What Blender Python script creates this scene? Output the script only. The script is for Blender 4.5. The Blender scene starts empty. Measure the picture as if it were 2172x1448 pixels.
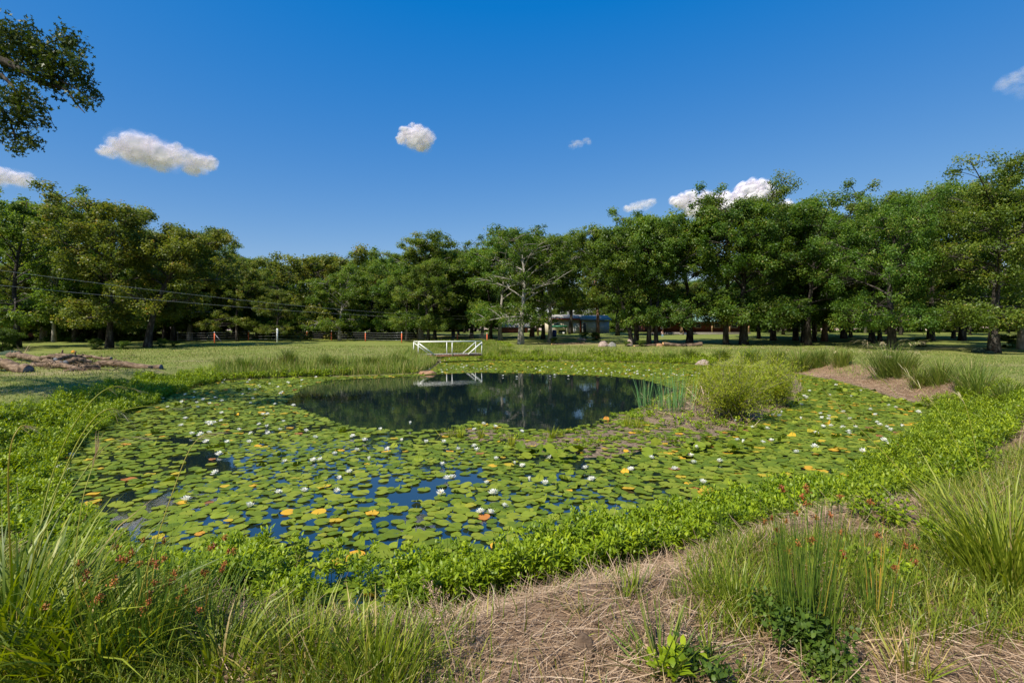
import bpy, math, random
import numpy as np
from mathutils import Vector, Matrix
random.seed(7); RG = np.random.default_rng(7)
SC = bpy.context.scene
COL = SC.collection
PI = math.pi
# ---------------------------------------------------------------- camera
EYE = 2.5; F = 1086.0; CX = 1086.0; HY = 700.0      # photo pixels: focal length, centre column, horizon row
cam_d = bpy.data.cameras.new('camera'); cam = bpy.data.objects.new('camera', cam_d); COL.objects.link(cam)
cam_d.sensor_width = 36; cam_d.lens = 18; cam.location = (0, 0, EYE); cam.rotation_euler = (PI/2, 0, 0)
cam_d.shift_y = -24/2172; cam_d.clip_end = 6000; cam_d.clip_start = 0.05
SC.camera = cam
# ---------------------------------------------------------------- sky and sun
SUN = Vector((-0.45, -0.50, 0.80)).normalized()
W = bpy.data.worlds.new('World'); SC.world = W; W.use_nodes = True
wt = W.node_tree; wt.nodes.clear()
sky = wt.nodes.new('ShaderNodeTexSky'); sky.sky_type = 'NISHITA'; sky.sun_disc = False
sky.sun_elevation = math.asin(SUN.z); sky.sun_rotation = math.atan2(SUN.x, SUN.y)
sky.altitude = 0; sky.air_density = 1.0; sky.dust_density = 0.0; sky.ozone_density = 6.0
ma_ = wt.nodes.new('ShaderNodeVectorMath'); ma_.operation = 'MULTIPLY_ADD'; ma_.inputs[1].default_value = (0.713, 0.475, 0.204); ma_.inputs[2].default_value = (-0.512, 0.249, 2.34)
hs = wt.nodes.new('ShaderNodeVectorMath'); hs.operation = 'MAXIMUM'; hs.inputs[1].default_value = (0.02, 0.02, 0.02)   # deep, polarised blue of the photograph
bg = wt.nodes.new('ShaderNodeBackground'); bg.inputs['Strength'].default_value = 0.125
wo = wt.nodes.new('ShaderNodeOutputWorld')
wt.links.new(sky.outputs[0], ma_.inputs[0]); wt.links.new(ma_.outputs[0], hs.inputs[0]); wt.links.new(hs.outputs[0], bg.inputs['Color']); wt.links.new(bg.outputs[0], wo.inputs[0])
sd = bpy.data.lights.new('sun', 'SUN'); so = bpy.data.objects.new('sun', sd); COL.objects.link(so)
sd.energy = 4.3; sd.angle = math.radians(0.5); sd.color = (1.0, 0.94, 0.82)
so.rotation_euler = (-SUN).to_track_quat('-Z', 'Y').to_euler(); so.location = (-20, -10, 40)
SC.view_settings.view_transform = 'Standard'; SC.view_settings.look = 'None'; SC.view_settings.gamma = 1
SC.view_settings.exposure = 0.68
SC.render.engine = 'CYCLES'
SC.cycles.use_denoising = True; SC.cycles.max_bounces = 6; SC.cycles.diffuse_bounces = 4; SC.cycles.glossy_bounces = 3
SC.cycles.transmission_bounces = 3; SC.cycles.transparent_max_bounces = 48; SC.cycles.caustics_reflective = False; SC.cycles.caustics_refractive = False

# ---------------------------------------------------------------- materials
def newmat(name):
    m = bpy.data.materials.new(name); m.use_nodes = True; t = m.node_tree; t.nodes.clear()
    o = t.nodes.new('ShaderNodeOutputMaterial'); return m, t, o
def ramp(t, fac, stops):
    r = t.nodes.new('ShaderNodeValToRGB'); e = r.color_ramp.elements
    while len(e) > 1: e.remove(e[-1])
    e[0].position = stops[0][0]; e[0].color = (*stops[0][1], 1)
    for p, c in stops[1:]:
        x = e.new(p); x.color = (*c, 1)
    t.links.new(fac, r.inputs[0]); return r.outputs[0]
def principled(t, **kw):
    b = t.nodes.new('ShaderNodeBsdfPrincipled')
    for k, v in kw.items(): b.inputs[k].default_value = v
    return b
def leafmat(name, stops, transl=0.35, rough=0.5, spec=0.3, vary=0.25, boost=1.5):
    """thin leaves: the leaf attribute 'tint' picks a leaf colour, each object shifts a little"""
    m, t, o = newmat(name)
    a = t.nodes.new('ShaderNodeAttribute'); a.attribute_name = 'tint'
    c = ramp(t, a.outputs['Fac'], [(p, tuple(min(0.95, x*GAIN) for x in q)) for p, q in stops])
    oi = t.nodes.new('ShaderNodeObjectInfo')
    mr = t.nodes.new('ShaderNodeMapRange'); mr.inputs[3].default_value = 1 - vary; mr.inputs[4].default_value = 1 + vary
    t.links.new(oi.outputs['Random'], mr.inputs[0])
    mh = t.nodes.new('ShaderNodeMapRange'); mh.inputs[3].default_value = 0.5 + vary*0.07; mh.inputs[4].default_value = 0.5 - vary*0.07
    mu = t.nodes.new('ShaderNodeMath'); mu.operation = 'FRACT'; mm = t.nodes.new('ShaderNodeMath'); mm.operation = 'MULTIPLY'; mm.inputs[1].default_value = 7.31
    t.links.new(oi.outputs['Random'], mm.inputs[0]); t.links.new(mm.outputs[0], mu.inputs[0]); t.links.new(mu.outputs[0], mh.inputs[0])
    h = t.nodes.new('ShaderNodeHueSaturation'); t.links.new(c, h.inputs['Color']); t.links.new(mr.outputs[0], h.inputs['Value']); t.links.new(mh.outputs[0], h.inputs['Hue'])
    b = principled(t, Roughness=rough, **{'Specular IOR Level': spec}); t.links.new(h.outputs[0], b.inputs['Base Color'])
    if transl > 0:
        tr = t.nodes.new('ShaderNodeBsdfTranslucent')
        h2 = t.nodes.new('ShaderNodeHueSaturation'); h2.inputs['Value'].default_value = boost; h2.inputs['Hue'].default_value = 0.49; h2.inputs['Saturation'].default_value = 1.1
        t.links.new(h.outputs[0], h2.inputs['Color']); t.links.new(h2.outputs[0], tr.inputs['Color'])
        mx = t.nodes.new('ShaderNodeMixShader'); mx.inputs[0].default_value = transl
        t.links.new(b.outputs[0], mx.inputs[1]); t.links.new(tr.outputs[0], mx.inputs[2]); t.links.new(mx.outputs[0], o.inputs[0])
    else: t.links.new(b.outputs[0], o.inputs[0])
    return m
def surfmat(name, stops, scale=8, rough=0.8, spec=0.2, bump=0.3, bscale=None, detail=6, stretch=(1,1,1), metallic=0.0):
    m, t, o = newmat(name)
    tc = t.nodes.new('ShaderNodeTexCoord'); mp = t.nodes.new('ShaderNodeMapping'); mp.inputs['Scale'].default_value = stretch
    t.links.new(tc.outputs['Object'], mp.inputs[0])
    n = t.nodes.new('ShaderNodeTexNoise'); n.inputs['Scale'].default_value = scale; n.inputs['Detail'].default_value = detail; n.inputs['Roughness'].default_value = 0.65
    t.links.new(mp.outputs[0], n.inputs['Vector'])
    c = ramp(t, n.outputs['Fac'], stops)
    b = principled(t, Roughness=rough, Metallic=metallic, **{'Specular IOR Level': spec}); t.links.new(c, b.inputs['Base Color'])
    if bump:
        n2 = t.nodes.new('ShaderNodeTexNoise'); n2.inputs['Scale'].default_value = bscale or scale*3; n2.inputs['Detail'].default_value = 4
        t.links.new(mp.outputs[0], n2.inputs['Vector'])
        bp = t.nodes.new('ShaderNodeBump'); bp.inputs['Strength'].default_value = bump; bp.inputs['Distance'].default_value = 0.03
        t.links.new(n2.outputs['Fac'], bp.inputs['Height']); t.links.new(bp.outputs[0], b.inputs['Normal'])
    t.links.new(b.outputs[0], o.inputs[0]); return m
def flat3(c, k=0.25): return [(0.3, tuple(x*(1-k) for x in c)), (0.7, tuple(min(1, x*(1+k)) for x in c))]

M = {}
GAIN = 1.0
M['oak_near'] = leafmat('near_oak_leaves', [(0.0, (0.020,0.040,0.006)), (0.5, (0.050,0.080,0.010)), (1.0, (0.12,0.13,0.02))], 0.3, 0.45, 0.3, 0.05)
GAIN = 1.22
M['oak'] = leafmat('oak_leaves', [(0.0, (0.045,0.085,0.013)), (0.45, (0.092,0.150,0.020)), (0.8, (0.150,0.205,0.030)), (1.0, (0.25,0.22,0.05))], 0.44, 0.45, 0.35, 0.22)
M['oak_brown'] = leafmat('bronzed_oak_leaves', [(0.0, (0.055,0.085,0.013)), (0.5, (0.115,0.150,0.022)), (0.85, (0.19,0.195,0.03)), (1.0, (0.27,0.19,0.05))], 0.44, 0.45, 0.35, 0.15)
GAIN = 1.2
M['understory'] = leafmat('understory_leaves', [(0.0, (0.035,0.065,0.010)), (0.6, (0.085,0.14,0.015)), (1.0, (0.16,0.22,0.025))], 0.35, 0.5, 0.3, 0.2)
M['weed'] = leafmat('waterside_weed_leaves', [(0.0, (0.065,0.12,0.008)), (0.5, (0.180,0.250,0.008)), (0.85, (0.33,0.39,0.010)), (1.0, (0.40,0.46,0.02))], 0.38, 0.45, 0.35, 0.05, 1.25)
M['stem'] = leafmat('weed_stems', [(0.0, (0.10,0.07,0.03)), (1.0, (0.16,0.20,0.05))], 0.0)
M['grass'] = leafmat('green_grass_blades', [(0.0, (0.06,0.10,0.008)), (0.5, (0.145,0.190,0.014)), (0.85, (0.26,0.29,0.03)), (0.93, (0.35,0.30,0.06)), (1.0, (0.42,0.30,0.14))], 0.35, 0.45, 0.35, 0.10)
M['lawn'] = leafmat('mown_grass_blades', [(0.0, (0.10,0.145,0.025)), (0.5, (0.18,0.215,0.045)), (0.8, (0.25,0.25,0.075)), (1.0, (0.36,0.28,0.13))], 0.3, 0.6, 0.2, 0.03)
M['rush'] = leafmat('rush_stems', [(0.0, (0.035,0.075,0.010)), (0.6, (0.09,0.14,0.016)), (0.85, (0.20,0.25,0.03)), (1.0, (0.42,0.22,0.04))], 0.2, 0.45, 0.35, 0.10)
M['tussock'] = leafmat('tussock_blades', [(0.0, (0.055,0.095,0.014)), (0.5, (0.14,0.190,0.022)), (0.85, (0.24,0.27,0.05)), (1.0, (0.38,0.28,0.13))], 0.3, 0.5, 0.3, 0.15)
M['cattail'] = leafmat('cattail_leaves', [(0.0, (0.06,0.15,0.05)), (0.7, (0.14,0.27,0.09)), (0.86, (0.20,0.28,0.07)), (1.0, (0.45,0.30,0.14))], 0.25, 0.45, 0.3, 0.05)
M['seed'] = leafmat('rush_seed_heads', [(0.0, (0.14,0.045,0.012)), (1.0, (0.34,0.13,0.03))], 0.1)
M['plume'] = leafmat('grass_plumes', [(0.0, (0.34,0.27,0.14)), (1.0, (0.55,0.46,0.27))], 0.3)
M['straw'] = leafmat('dead_straw', [(0.0, (0.09,0.055,0.028)), (0.4, (0.27,0.175,0.100)), (0.75, (0.43,0.305,0.195)), (1.0, (0.58,0.45,0.32))], 0.12, 0.6, 0.25, 0.03)
M['willow'] = leafmat('willow_leaves', [(0.0, (0.09,0.13,0.010)), (0.5, (0.24,0.285,0.013)), (0.85, (0.37,0.38,0.025)), (1.0, (0.48,0.40,0.12))], 0.4, 0.5, 0.3, 0.05, 1.25)
M['pad'] = leafmat('lily_pad_leaf', [(0.0, (0.080,0.125,0.012)), (0.45, (0.155,0.200,0.016)), (0.78, (0.23,0.255,0.026)), (0.80, (0.42,0.33,0.03)), (0.90, (0.62,0.33,0.03)), (0.93, (0.42,0.16,0.04)), (1.0, (0.22,0.10,0.05))], 0.18, 0.5, 0.12, 0.10, 1.2)
GAIN = 1.0
M['petal'] = leafmat('lily_petals', [(0.0, (0.86,0.84,0.72)), (1.0, (0.93,0.92,0.84))], 0.3, 0.5, 0.3, 0.02, 1.0)
M['stamen'] = leafmat('lily_stamens', [(0.0, (0.75,0.48,0.03)), (1.0, (0.85,0.62,0.06))], 0.1, 0.5, 0.3, 0.02, 1.0)
GAIN = 1.2
M['bark'] = surfmat('oak_bark', [(0.35, (0.022,0.018,0.015)), (0.55, (0.065,0.055,0.046)), (0.70, (0.22,0.20,0.17))], 5, 0.9, 0.1, 0.8, 14, 8, (1,1,0.35))
M['pale_bark'] = surfmat('pale_lichened_bark', [(0.3, (0.12,0.10,0.085)), (0.5, (0.30,0.27,0.23)), (0.7, (0.52,0.49,0.44))], 5, 0.9, 0.1, 0.8, 14, 8, (1,1,0.35))
M['red_bark'] = surfmat('reddish_bark', [(0.3, (0.07,0.045,0.032)), (0.55, (0.22,0.13,0.09)), (0.75, (0.38,0.26,0.19))], 5, 0.9, 0.1, 0.6, 14, 6, (1,1,0.3))
M['log'] = surfmat('weathered_log_bark', [(0.35, (0.05,0.038,0.03)), (0.5, (0.15,0.10,0.065)), (0.66, (0.31,0.225,0.155))], 7, 0.9, 0.1, 0.9, 20, 8, (0.35,1,1))
M['cut'] = surfmat('cut_wood', [(0.3, (0.50,0.26,0.10)), (0.7, (0.75,0.46,0.22))], 9, 0.8, 0.1, 0.3)
M['cut_grey'] = surfmat('grey_cut_wood', flat3((0.14,0.15,0.17)), 9, 0.8, 0.1, 0.3)
M['twig'] = surfmat('grey_twigs', [(0.3, (0.12,0.09,0.07)), (0.7, (0.30,0.25,0.20))], 20, 0.9, 0.1, 0.0)
M['white'] = surfmat('white_paint', [(0.3, (0.74,0.72,0.64)), (0.7, (0.84,0.83,0.76))], 3, 0.45, 0.4, 0.05)
M['rust'] = surfmat('rusty_steel', [(0.3, (0.20,0.09,0.05)), (0.7, (0.42,0.22,0.13))], 6, 0.85, 0.2, 0.3)
M['clay'] = surfmat('orange_clay', [(0.3, (0.20,0.11,0.06)), (0.7, (0.42,0.25,0.15))], 9, 0.95, 0.05, 0.8)
M['moss'] = surfmat('dark_mossy_rock', [(0.35, (0.02,0.03,0.02)), (0.6, (0.07,0.10,0.06)), (0.75, (0.16,0.17,0.14))], 9, 0.9, 0.1, 0.9)
M['plank'] = surfmat('grey_planks', [(0.3, (0.22,0.19,0.16)), (0.7, (0.42,0.38,0.33))], 10, 0.85, 0.1, 0.3)
M['orange'] = surfmat('orange_red_post_paint', flat3((0.75,0.16,0.06)), 10, 0.6, 0.2, 0.1)
M['postwhite'] = surfmat('white_post_tip', flat3((0.7,0.68,0.64), 0.1), 10, 0.6, 0.2, 0.0)
M['wire'] = surfmat('galvanised_wire', flat3((0.42,0.42,0.42)), 10, 0.4, 0.4, 0.0, metallic=0.6)
M['stone'] = surfmat('pinkish_stone', [(0.3, (0.20,0.14,0.11)), (0.55, (0.36,0.27,0.22)), (0.75, (0.48,0.40,0.34))], 5, 0.9, 0.15, 0.8, 12, 8)
M['greystone'] = surfmat('grey_stone', [(0.3, (0.14,0.13,0.12)), (0.6, (0.32,0.30,0.27)), (0.8, (0.48,0.45,0.40))], 4, 0.9, 0.15, 0.8, 12, 8)
M['redwall'] = surfmat('red_brown_siding', flat3((0.36,0.11,0.075)), 3, 0.8, 0.2, 0.2, stretch=(0.3,0.3,6))
M['logwall'] = surfmat('dark_red_log_wall', flat3((0.20,0.065,0.04)), 3, 0.8, 0.2, 0.3, stretch=(0.3,0.3,6))
M['cream'] = surfmat('cream_siding', flat3((0.56,0.49,0.38), 0.1), 2, 0.8, 0.2, 0.1)
M['greymetal'] = surfmat('grey_metal_siding', flat3((0.42,0.42,0.40), 0.1), 2, 0.6, 0.3, 0.1, stretch=(8,8,0.2))
M['whiteroof'] = surfmat('white_roof', flat3((0.30,0.28,0.25), 0.1), 2, 0.9, 0.1, 0.1)
M['greenroof'] = surfmat('green_metal_roof', [(0.3, (0.16,0.27,0.23)), (0.7, (0.24,0.36,0.31))], 1.2, 0.8, 0.15, 0.1, stretch=(4,0.3,0.3))
M['postwood'] = surfmat('tan_timber', flat3((0.36,0.22,0.12)), 6, 0.8, 0.2, 0.2)
M['door'] = surfmat('dark_door', flat3((0.03,0.035,0.04)), 6, 0.4, 0.4, 0.0)
M['glass'] = surfmat('dark_window_glass', flat3((0.02,0.03,0.035)), 6, 0.08, 0.6, 0.0)
M['garagedoor'] = surfmat('pale_garage_door', flat3((0.58,0.58,0.60), 0.06), 3, 0.5, 0.3, 0.0)
M['redtrim'] = surfmat('red_trim', flat3((0.42,0.07,0.04)), 5, 0.6, 0.3, 0.0)
M['greenpaint'] = surfmat('dark_green_paint', flat3((0.02,0.13,0.07)), 5, 0.5, 0.3, 0.0)
M['bluepaint'] = surfmat('dark_blue_paint', flat3((0.02,0.05,0.22)), 5, 0.5, 0.3, 0.0)
M['teal'] = surfmat('teal_plastic', flat3((0.10,0.42,0.36)), 5, 0.5, 0.3, 0.0)
M['salmon'] = surfmat('salmon_cloth', flat3((0.62,0.22,0.14)), 9, 0.8, 0.2, 0.3)
M['darkframe'] = surfmat('dark_frame', flat3((0.02,0.035,0.03)), 5, 0.6, 0.3, 0.0)
M['yellowbag'] = surfmat('bright_orange_fungus', flat3((0.55,0.25,0.03)), 9, 0.7, 0.2, 0.4)
M['concrete'] = surfmat('pale_concrete', flat3((0.46,0.42,0.36), 0.15), 3, 0.85, 0.2, 0.2)
M['skin'] = surfmat('skin', flat3((0.50,0.27,0.19), 0.05), 3, 0.6, 0.3, 0.0)
M['hair'] = surfmat('brown_hair', flat3((0.16,0.06,0.03)), 30, 0.6, 0.3, 0.0)
M['shirt'] = surfmat('pale_pink_shirt', flat3((0.68,0.50,0.46), 0.08), 8, 0.8, 0.2, 0.0)
M['jeans'] = surfmat('light_blue_jeans', flat3((0.24,0.38,0.50), 0.15), 8, 0.8, 0.2, 0.0)

# ---------------------------------------------------------------- helpers
KIDS = {}
def tag(o, label=None, cat=None, group=None, kind=None):
    if label: o['label'] = label
    if cat: o['category'] = cat
    if group: o['group'] = group
    if kind: o['kind'] = kind
    return o
def empty(name, loc=(0,0,0), rz=0.0):
    o = bpy.data.objects.new(name, None); COL.objects.link(o); o.location = loc; o.rotation_euler = (0,0,rz); o.empty_display_size = 0.2
    return o
def mkmesh(name, V, Q=None, T=None, tint=None, smooth=False):
    me = bpy.data.meshes.new(name)
    V = np.asarray(V, np.float32).reshape(-1, 3)
    loops = []; starts = []; tot = 0
    parts = []
    if Q is not None and len(Q): parts.append((np.asarray(Q, np.int32).reshape(-1, 4), 4))
    if T is not None and len(T): parts.append((np.asarray(T, np.int32).reshape(-1, 3), 3))
    for a, k in parts:
        loops.append(a.ravel()); starts.append(tot + np.arange(len(a))*k); tot += a.size
    loops = np.concatenate(loops); starts = np.concatenate(starts)
    me.vertices.add(len(V)); me.vertices.foreach_set('co', V.ravel())
    me.loops.add(len(loops)); me.loops.foreach_set('vertex_index', loops.astype(np.int32))
    me.polygons.add(len(starts)); me.polygons.foreach_set('loop_start', starts.astype(np.int32))
    if smooth: me.polygons.foreach_set('use_smooth', np.ones(len(starts), bool))
    if tint is not None:
        at = me.attributes.new('tint', 'FLOAT', 'POINT'); at.data.foreach_set('value', np.asarray(tint, np.float32))
    me.update(calc_edges=True); me.validate()
    return me
class Acc:
    """collects quads, triangles and their leaf tint, then makes ONE mesh object"""
    def __init__(s): s.V = []; s.Q = []; s.T = []; s.t = []; s.n = 0
    def add(s, V, Q=None, T=None, tint=0.5):
        V = np.asarray(V, float).reshape(-1, 3)
        if Q is not None and len(Q): s.Q.append(np.asarray(Q).reshape(-1, 4) + s.n)
        if T is not None and len(T): s.T.append(np.asarray(T).reshape(-1, 3) + s.n)
        s.V.append(V); s.t.append(np.broadcast_to(np.asarray(tint, float), (len(V),)).copy()); s.n += len(V)
    def mesh(s, name, smooth=False):
        return mkmesh(name, np.concatenate(s.V), np.concatenate(s.Q) if s.Q else None, np.concatenate(s.T) if s.T else None, np.concatenate(s.t), smooth)
    def build(s, name, mat, parent=None, smooth=False, loc=None):
        return link(name, s.mesh(name, smooth), mat, parent, loc)
def link(name, me, mat, parent=None, loc=None):
    if mat and not me.materials: me.materials.append(mat)
    o = bpy.data.objects.new(name, me); COL.objects.link(o)
    if parent: o.parent = parent; KIDS.setdefault(parent.name, []).append(o)
    if loc is not None: o.location = loc
    return o
def copy_tree(o, parent=None):
    c = o.copy(); COL.objects.link(c)
    if parent: c.parent = parent; KIDS.setdefault(parent.name, []).append(c)
    for ch in list(KIDS.get(o.name, [])): copy_tree(ch, c)
    return c
def box(acc, c, s, R=None, tint=0.5):
    c = np.array(c, float); s = np.array(s, float)/2
    v = np.array([[x,y,z] for x in (-1,1) for y in (-1,1) for z in (-1,1)], float)*s
    if R is not None: v = v @ np.array(R).T
    acc.add(v + c, [[0,1,3,2],[4,6,7,5],[0,4,5,1],[2,3,7,6],[0,2,6,4],[1,5,7,3]], tint=tint)
def tube(acc, P, r, sides=6, tint=0.5, cap=True, wob=0.0):
    P = np.asarray(P, float); n = len(P); r = np.broadcast_to(np.asarray(r, float), (n,))
    Tn = np.gradient(P, axis=0); Tn /= np.linalg.norm(Tn, axis=1)[:, None] + 1e-9
    up = np.array([0,0,1.0]) if abs(Tn[0][2]) < 0.9 else np.array([1.0,0,0])
    U = np.cross(Tn, up); U /= np.linalg.norm(U, axis=1)[:, None] + 1e-9; Wv = np.cross(Tn, U)
    a = np.arange(sides)*2*PI/sides
    rr = r[:, None]*(1 + wob*RG.standard_normal((n, sides))) if wob else np.repeat(r[:, None], sides, 1)
    V = P[:, None, :] + rr[:, :, None]*(np.cos(a)[None, :, None]*U[:, None, :] + np.sin(a)[None, :, None]*Wv[:, None, :])
    Q = []
    i = np.arange(sides); j = (i+1) % sides
    for k in range(n-1): Q.append(np.stack([k*sides+i, k*sides+j, (k+1)*sides+j, (k+1)*sides+i], 1))
    V = V.reshape(-1, 3); T = None
    if cap:
        V = np.vstack([V, P[0], P[-1]]); b = n*sides
        T = np.concatenate([np.stack([j, i, np.full(sides, b)], 1), np.stack([(n-1)*sides+i, (n-1)*sides+j, np.full(sides, b+1)], 1)])
    acc.add(V, np.concatenate(Q), T, tint)
def strips(acc, base, az, elev, length, droop, width, prof, tint, roll=None, power=1.3):
    """many curved blades or leaves at once"""
    base = np.asarray(base, float); n = len(base)
    if n == 0: return
    B = lambda v: np.broadcast_to(np.asarray(v, float), (n,))
    az, elev, length, droop, width, tint = map(B, (az, elev, length, droop, width, tint))
    S = len(prof) - 1
    d = np.stack([np.cos(az), np.sin(az), np.zeros(n)], 1); side = np.stack([-np.sin(az), np.cos(az), np.zeros(n)], 1); z = np.array([0,0,1.0])
    pos = base.copy(); L = []
    for i in range(S+1):
        a = elev - droop*(i/S)**power
        t = np.cos(a)[:, None]*d + np.sin(a)[:, None]*z
        nr = -np.sin(a)[:, None]*d + np.cos(a)[:, None]*z
        if roll is not None: w = np.cos(roll)[:, None]*side + np.sin(roll)[:, None]*nr
        else: w = side
        hw = (width*prof[i]/2)[:, None]*w
        L.append(pos - hw); L.append(pos + hw)
        pos = pos + t*(length/S)[:, None]
    V = np.stack(L, 1)                       # n, 2(S+1), 3
    k = np.arange(n)[:, None]*(2*(S+1)); q = np.array([[2*i, 2*i+1, 2*i+3, 2*i+2] for i in range(S)])
    Q = (k[:, :, None] + q[None]).reshape(-1, 4)
    acc.add(V.reshape(-1, 3), Q, None, np.repeat(tint, 2*(S+1)))
def leaves(acc, C, L, wr, tint, up=0.6, out=None):
    """kite shaped leaves with random, upward biased facing"""
    n = len(C); nr = RG.standard_normal((n, 3))
    if out is not None: nr = nr*0.6 + out*0.9
    nr[:, 2] = nr[:, 2] + up; nr /= np.linalg.norm(nr, axis=1)[:, None] + 1e-9
    a = np.cross(nr, RG.standard_normal((n, 3))); a /= np.linalg.norm(a, axis=1)[:, None] + 1e-9
    b = np.cross(nr, a); L = np.broadcast_to(L, (n,))[:, None]
    bend = nr*L*0.12
    V = np.stack([C - a*L*0.5 - bend, C + b*L*wr*0.5 + bend, C + a*L*0.5 - bend, C - b*L*wr*0.5 + bend], 1)
    acc.add(V.reshape(-1, 3), np.arange(n*4).reshape(-1, 4), None, np.repeat(tint, 4))
def star_leaves(acc, C, L, tint):
    """lobed oak leaves: a long body and a cross lobe"""
    n = len(C); nr = RG.standard_normal((n, 3)); nr[:, 2] += 0.5; nr /= np.linalg.norm(nr, axis=1)[:, None]
    a = np.cross(nr, RG.standard_normal((n, 3))); a /= np.linalg.norm(a, axis=1)[:, None]; b = np.cross(nr, a)
    L = np.broadcast_to(L, (n,))[:, None]
    P = [(-.5,-.04),(-.5,.04),(-.12,.13),(.02,.10),(.12,.38),(.30,.36),(.30,.12),(.55,.08),(.55,-.08),(.30,-.12),(.30,-.36),(.12,-.38),(.02,-.10),(-.12,-.13)]
    V = np.stack([C + a*L*u + b*L*v + nr*L*(0.10*abs(v)) for u, v in P], 1)
    q = np.array([[0,1,2,13],[13,2,3,12],[12,3,6,9],[3,4,5,6],[12,9,10,11],[9,6,7,8]])
    k = np.arange(n)[:, None, None]*14
    acc.add(V.reshape(-1, 3), (k + q[None]).reshape(-1, 4), None, np.repeat(tint, 14))

# ---------------------------------------------------------------- terrain
def wp(px, py):                                 # a point of the photograph that lies on the water
    Y = F*EYE/(py - HY); return ((px - CX)/F*Y, Y)
def to_px(x, y, z=0.0): return CX + F*x/y, HY + F*(EYE - z)/y
SHORE = [wp(*p) for p in [(60,1015),(110,1060),(150,1100),(220,1160),(330,1215),(450,1250),(640,1290),(850,1300),(960,1290),(1100,1255),(1250,1215),(1400,1170),(1550,1140),(1700,1110),(1800,1070),(1880,1020),(1950,975),(2000,930),(2040,895),(2010,870),(1950,855),(1900,845),(1840,825),(1780,808),(1720,798),(1650,785),(1560,777),(1480,773),(1300,768),(1150,766),(1040,765),(1015,763),(1003,755),(985,752),(950,753),(937,758),(932,770),(915,783),(890,792),(800,796),(660,800),(560,803),(470,808),(400,820),(340,840),(270,870),(200,905),(150,935),(100,965),(60,990)]]
ISLE = [wp(*p) for p in [(1500,792),(1470,812),(1450,836),(1400,852),(1360,872),(1350,890),(1420,905),(1500,918),(1560,908),(1600,893),(1640,870),(1680,850),(1700,820),(1690,797),(1600,785)]]
MUD = [wp(*p) for p in [(930,925),(960,905),(1090,912),(1120,925),(1240,905),(1300,880),(1380,870),(1500,890),(1570,905),(1560,925),(1500,945),(1400,955),(1330,972),(1240,975),(1160,965),(1090,950),(1000,935)]]
def sdist(x, y, poly):                          # signed distance, negative inside
    x = np.asarray(x, float); y = np.asarray(y, float)
    d = np.full(x.shape, 1e9); ins = np.zeros(x.shape, bool); P = np.array(poly); n = len(P)
    for i in range(n):
        ax, ay = P[i]; bx, by = P[(i+1) % n]; ex, ey = bx-ax, by-ay
        t = np.clip(((x-ax)*ex + (y-ay)*ey)/(ex*ex+ey*ey), 0, 1)
        d = np.minimum(d, np.hypot(x-ax-t*ex, y-ay-t*ey))
        c = ((ay > y) != (by > y)) & (x < (bx-ax)*(y-ay)/((by-ay) if by != ay else 1e-9) + ax); ins ^= c
    return np.where(ins, -d, d)
def wav(x, y, s, ph=0.0):
    return (np.sin(x*s + 1.3*np.sin(y*s*0.7 + ph) + ph) + np.sin(y*s*1.13 + 1.7*np.sin(x*s*0.6 + ph*2) + ph*1.7) + 0.6*np.sin((x+y)*s*1.9 + ph*3) + 0.5*np.sin((x-y)*s*2.7 + ph))/3.1
def sstep(a, b, x): t = np.clip((x-a)/(b-a), 0, 1); return t*t*(3-2*t)
def basez(x, y):
    b = 0.82 + (0.66-0.82)*sstep(8, 14, y)
    far = 0.70 + 0.021*np.maximum(0, y-38)
    far = np.where(far > 1.7, 1.7 + 0.35*(1-np.exp(-(far-1.7)/0.35)), far)
    b = b + (far - b)*sstep(22, 34, y)
    return b + 0.10*wav(x, y, 0.16)*sstep(14, 30, y) + 0.03*wav(x, y, 0.9, 2)
def height(x, y, fine=True):
    x = np.asarray(x, float); y = np.asarray(y, float)
    d = sdist(x, y, SHORE) + 0.12*wav(x, y, 2.3, 1)
    w = 2.3 + 1.2*sstep(10, 25, y)
    land = basez(x, y)*np.clip(1.25*sstep(0, 1, d/w), 0, None)
    land = np.minimum(land, basez(x, y)) + 0.02
    under = -0.04 + 0.22*np.maximum(d, -3.5)
    z = np.where(d > 0, land, under)
    di = sdist(x, y, ISLE) + 0.15*wav(x, y, 2.0, 4); z = np.where(d < 0, np.maximum(z, 0.13*sstep(0.5, -0.8, di) - 0.02 - 0.3*np.maximum(di, 0)), z)
    dm = sdist(x, y, MUD) + 0.25*wav(x, y, 2.6, 3); z = np.where(d < 0, np.maximum(z, 0.012 + 0.022*wav(x, y, 5.0, 5) + 0.012*wav(x, y, 13.0, 2) - 0.12*np.maximum(dm + 0.3, 0)), z)
    if fine:
        near = sstep(0.0, 0.5, d)*(1 - sstep(9, 14, y)); z = z + near*(0.035*wav(x, y, 3.1, 6) + 0.018*wav(x, y, 9.0, 7))
        mx, my = (1800-CX)/F*5.6, 5.5                                # the hump of straw on the near right
        z = z + 0.16*np.exp(-(((x-mx)/0.9)**2 + ((y-my)/0.5)**2))*sstep(-0.1, 0.5, d)
    return z
def hz(x, y): return float(height(np.array([x]), np.array([y]))[0])
YS = np.geomspace(1.2, 260, 3000)
def hit(px, py):                                # where a sight line meets the ground
    x = (px-CX)/F*YS; z = EYE - (py-HY)/F*YS; h = height(x, YS)
    k = np.argmax(z <= np.maximum(h, 0.0))
    if not (z <= np.maximum(h, 0.0)).any(): k = len(YS)-1
    Y = YS[k]; return Vector(((px-CX)/F*Y, Y, max(0.0, float(h[k]))))
gx = np.concatenate([-np.geomspace(18, 1800, 90)[::-1], np.linspace(-17.9, 17.9, 330), np.geomspace(18, 1800, 90)])
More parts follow.
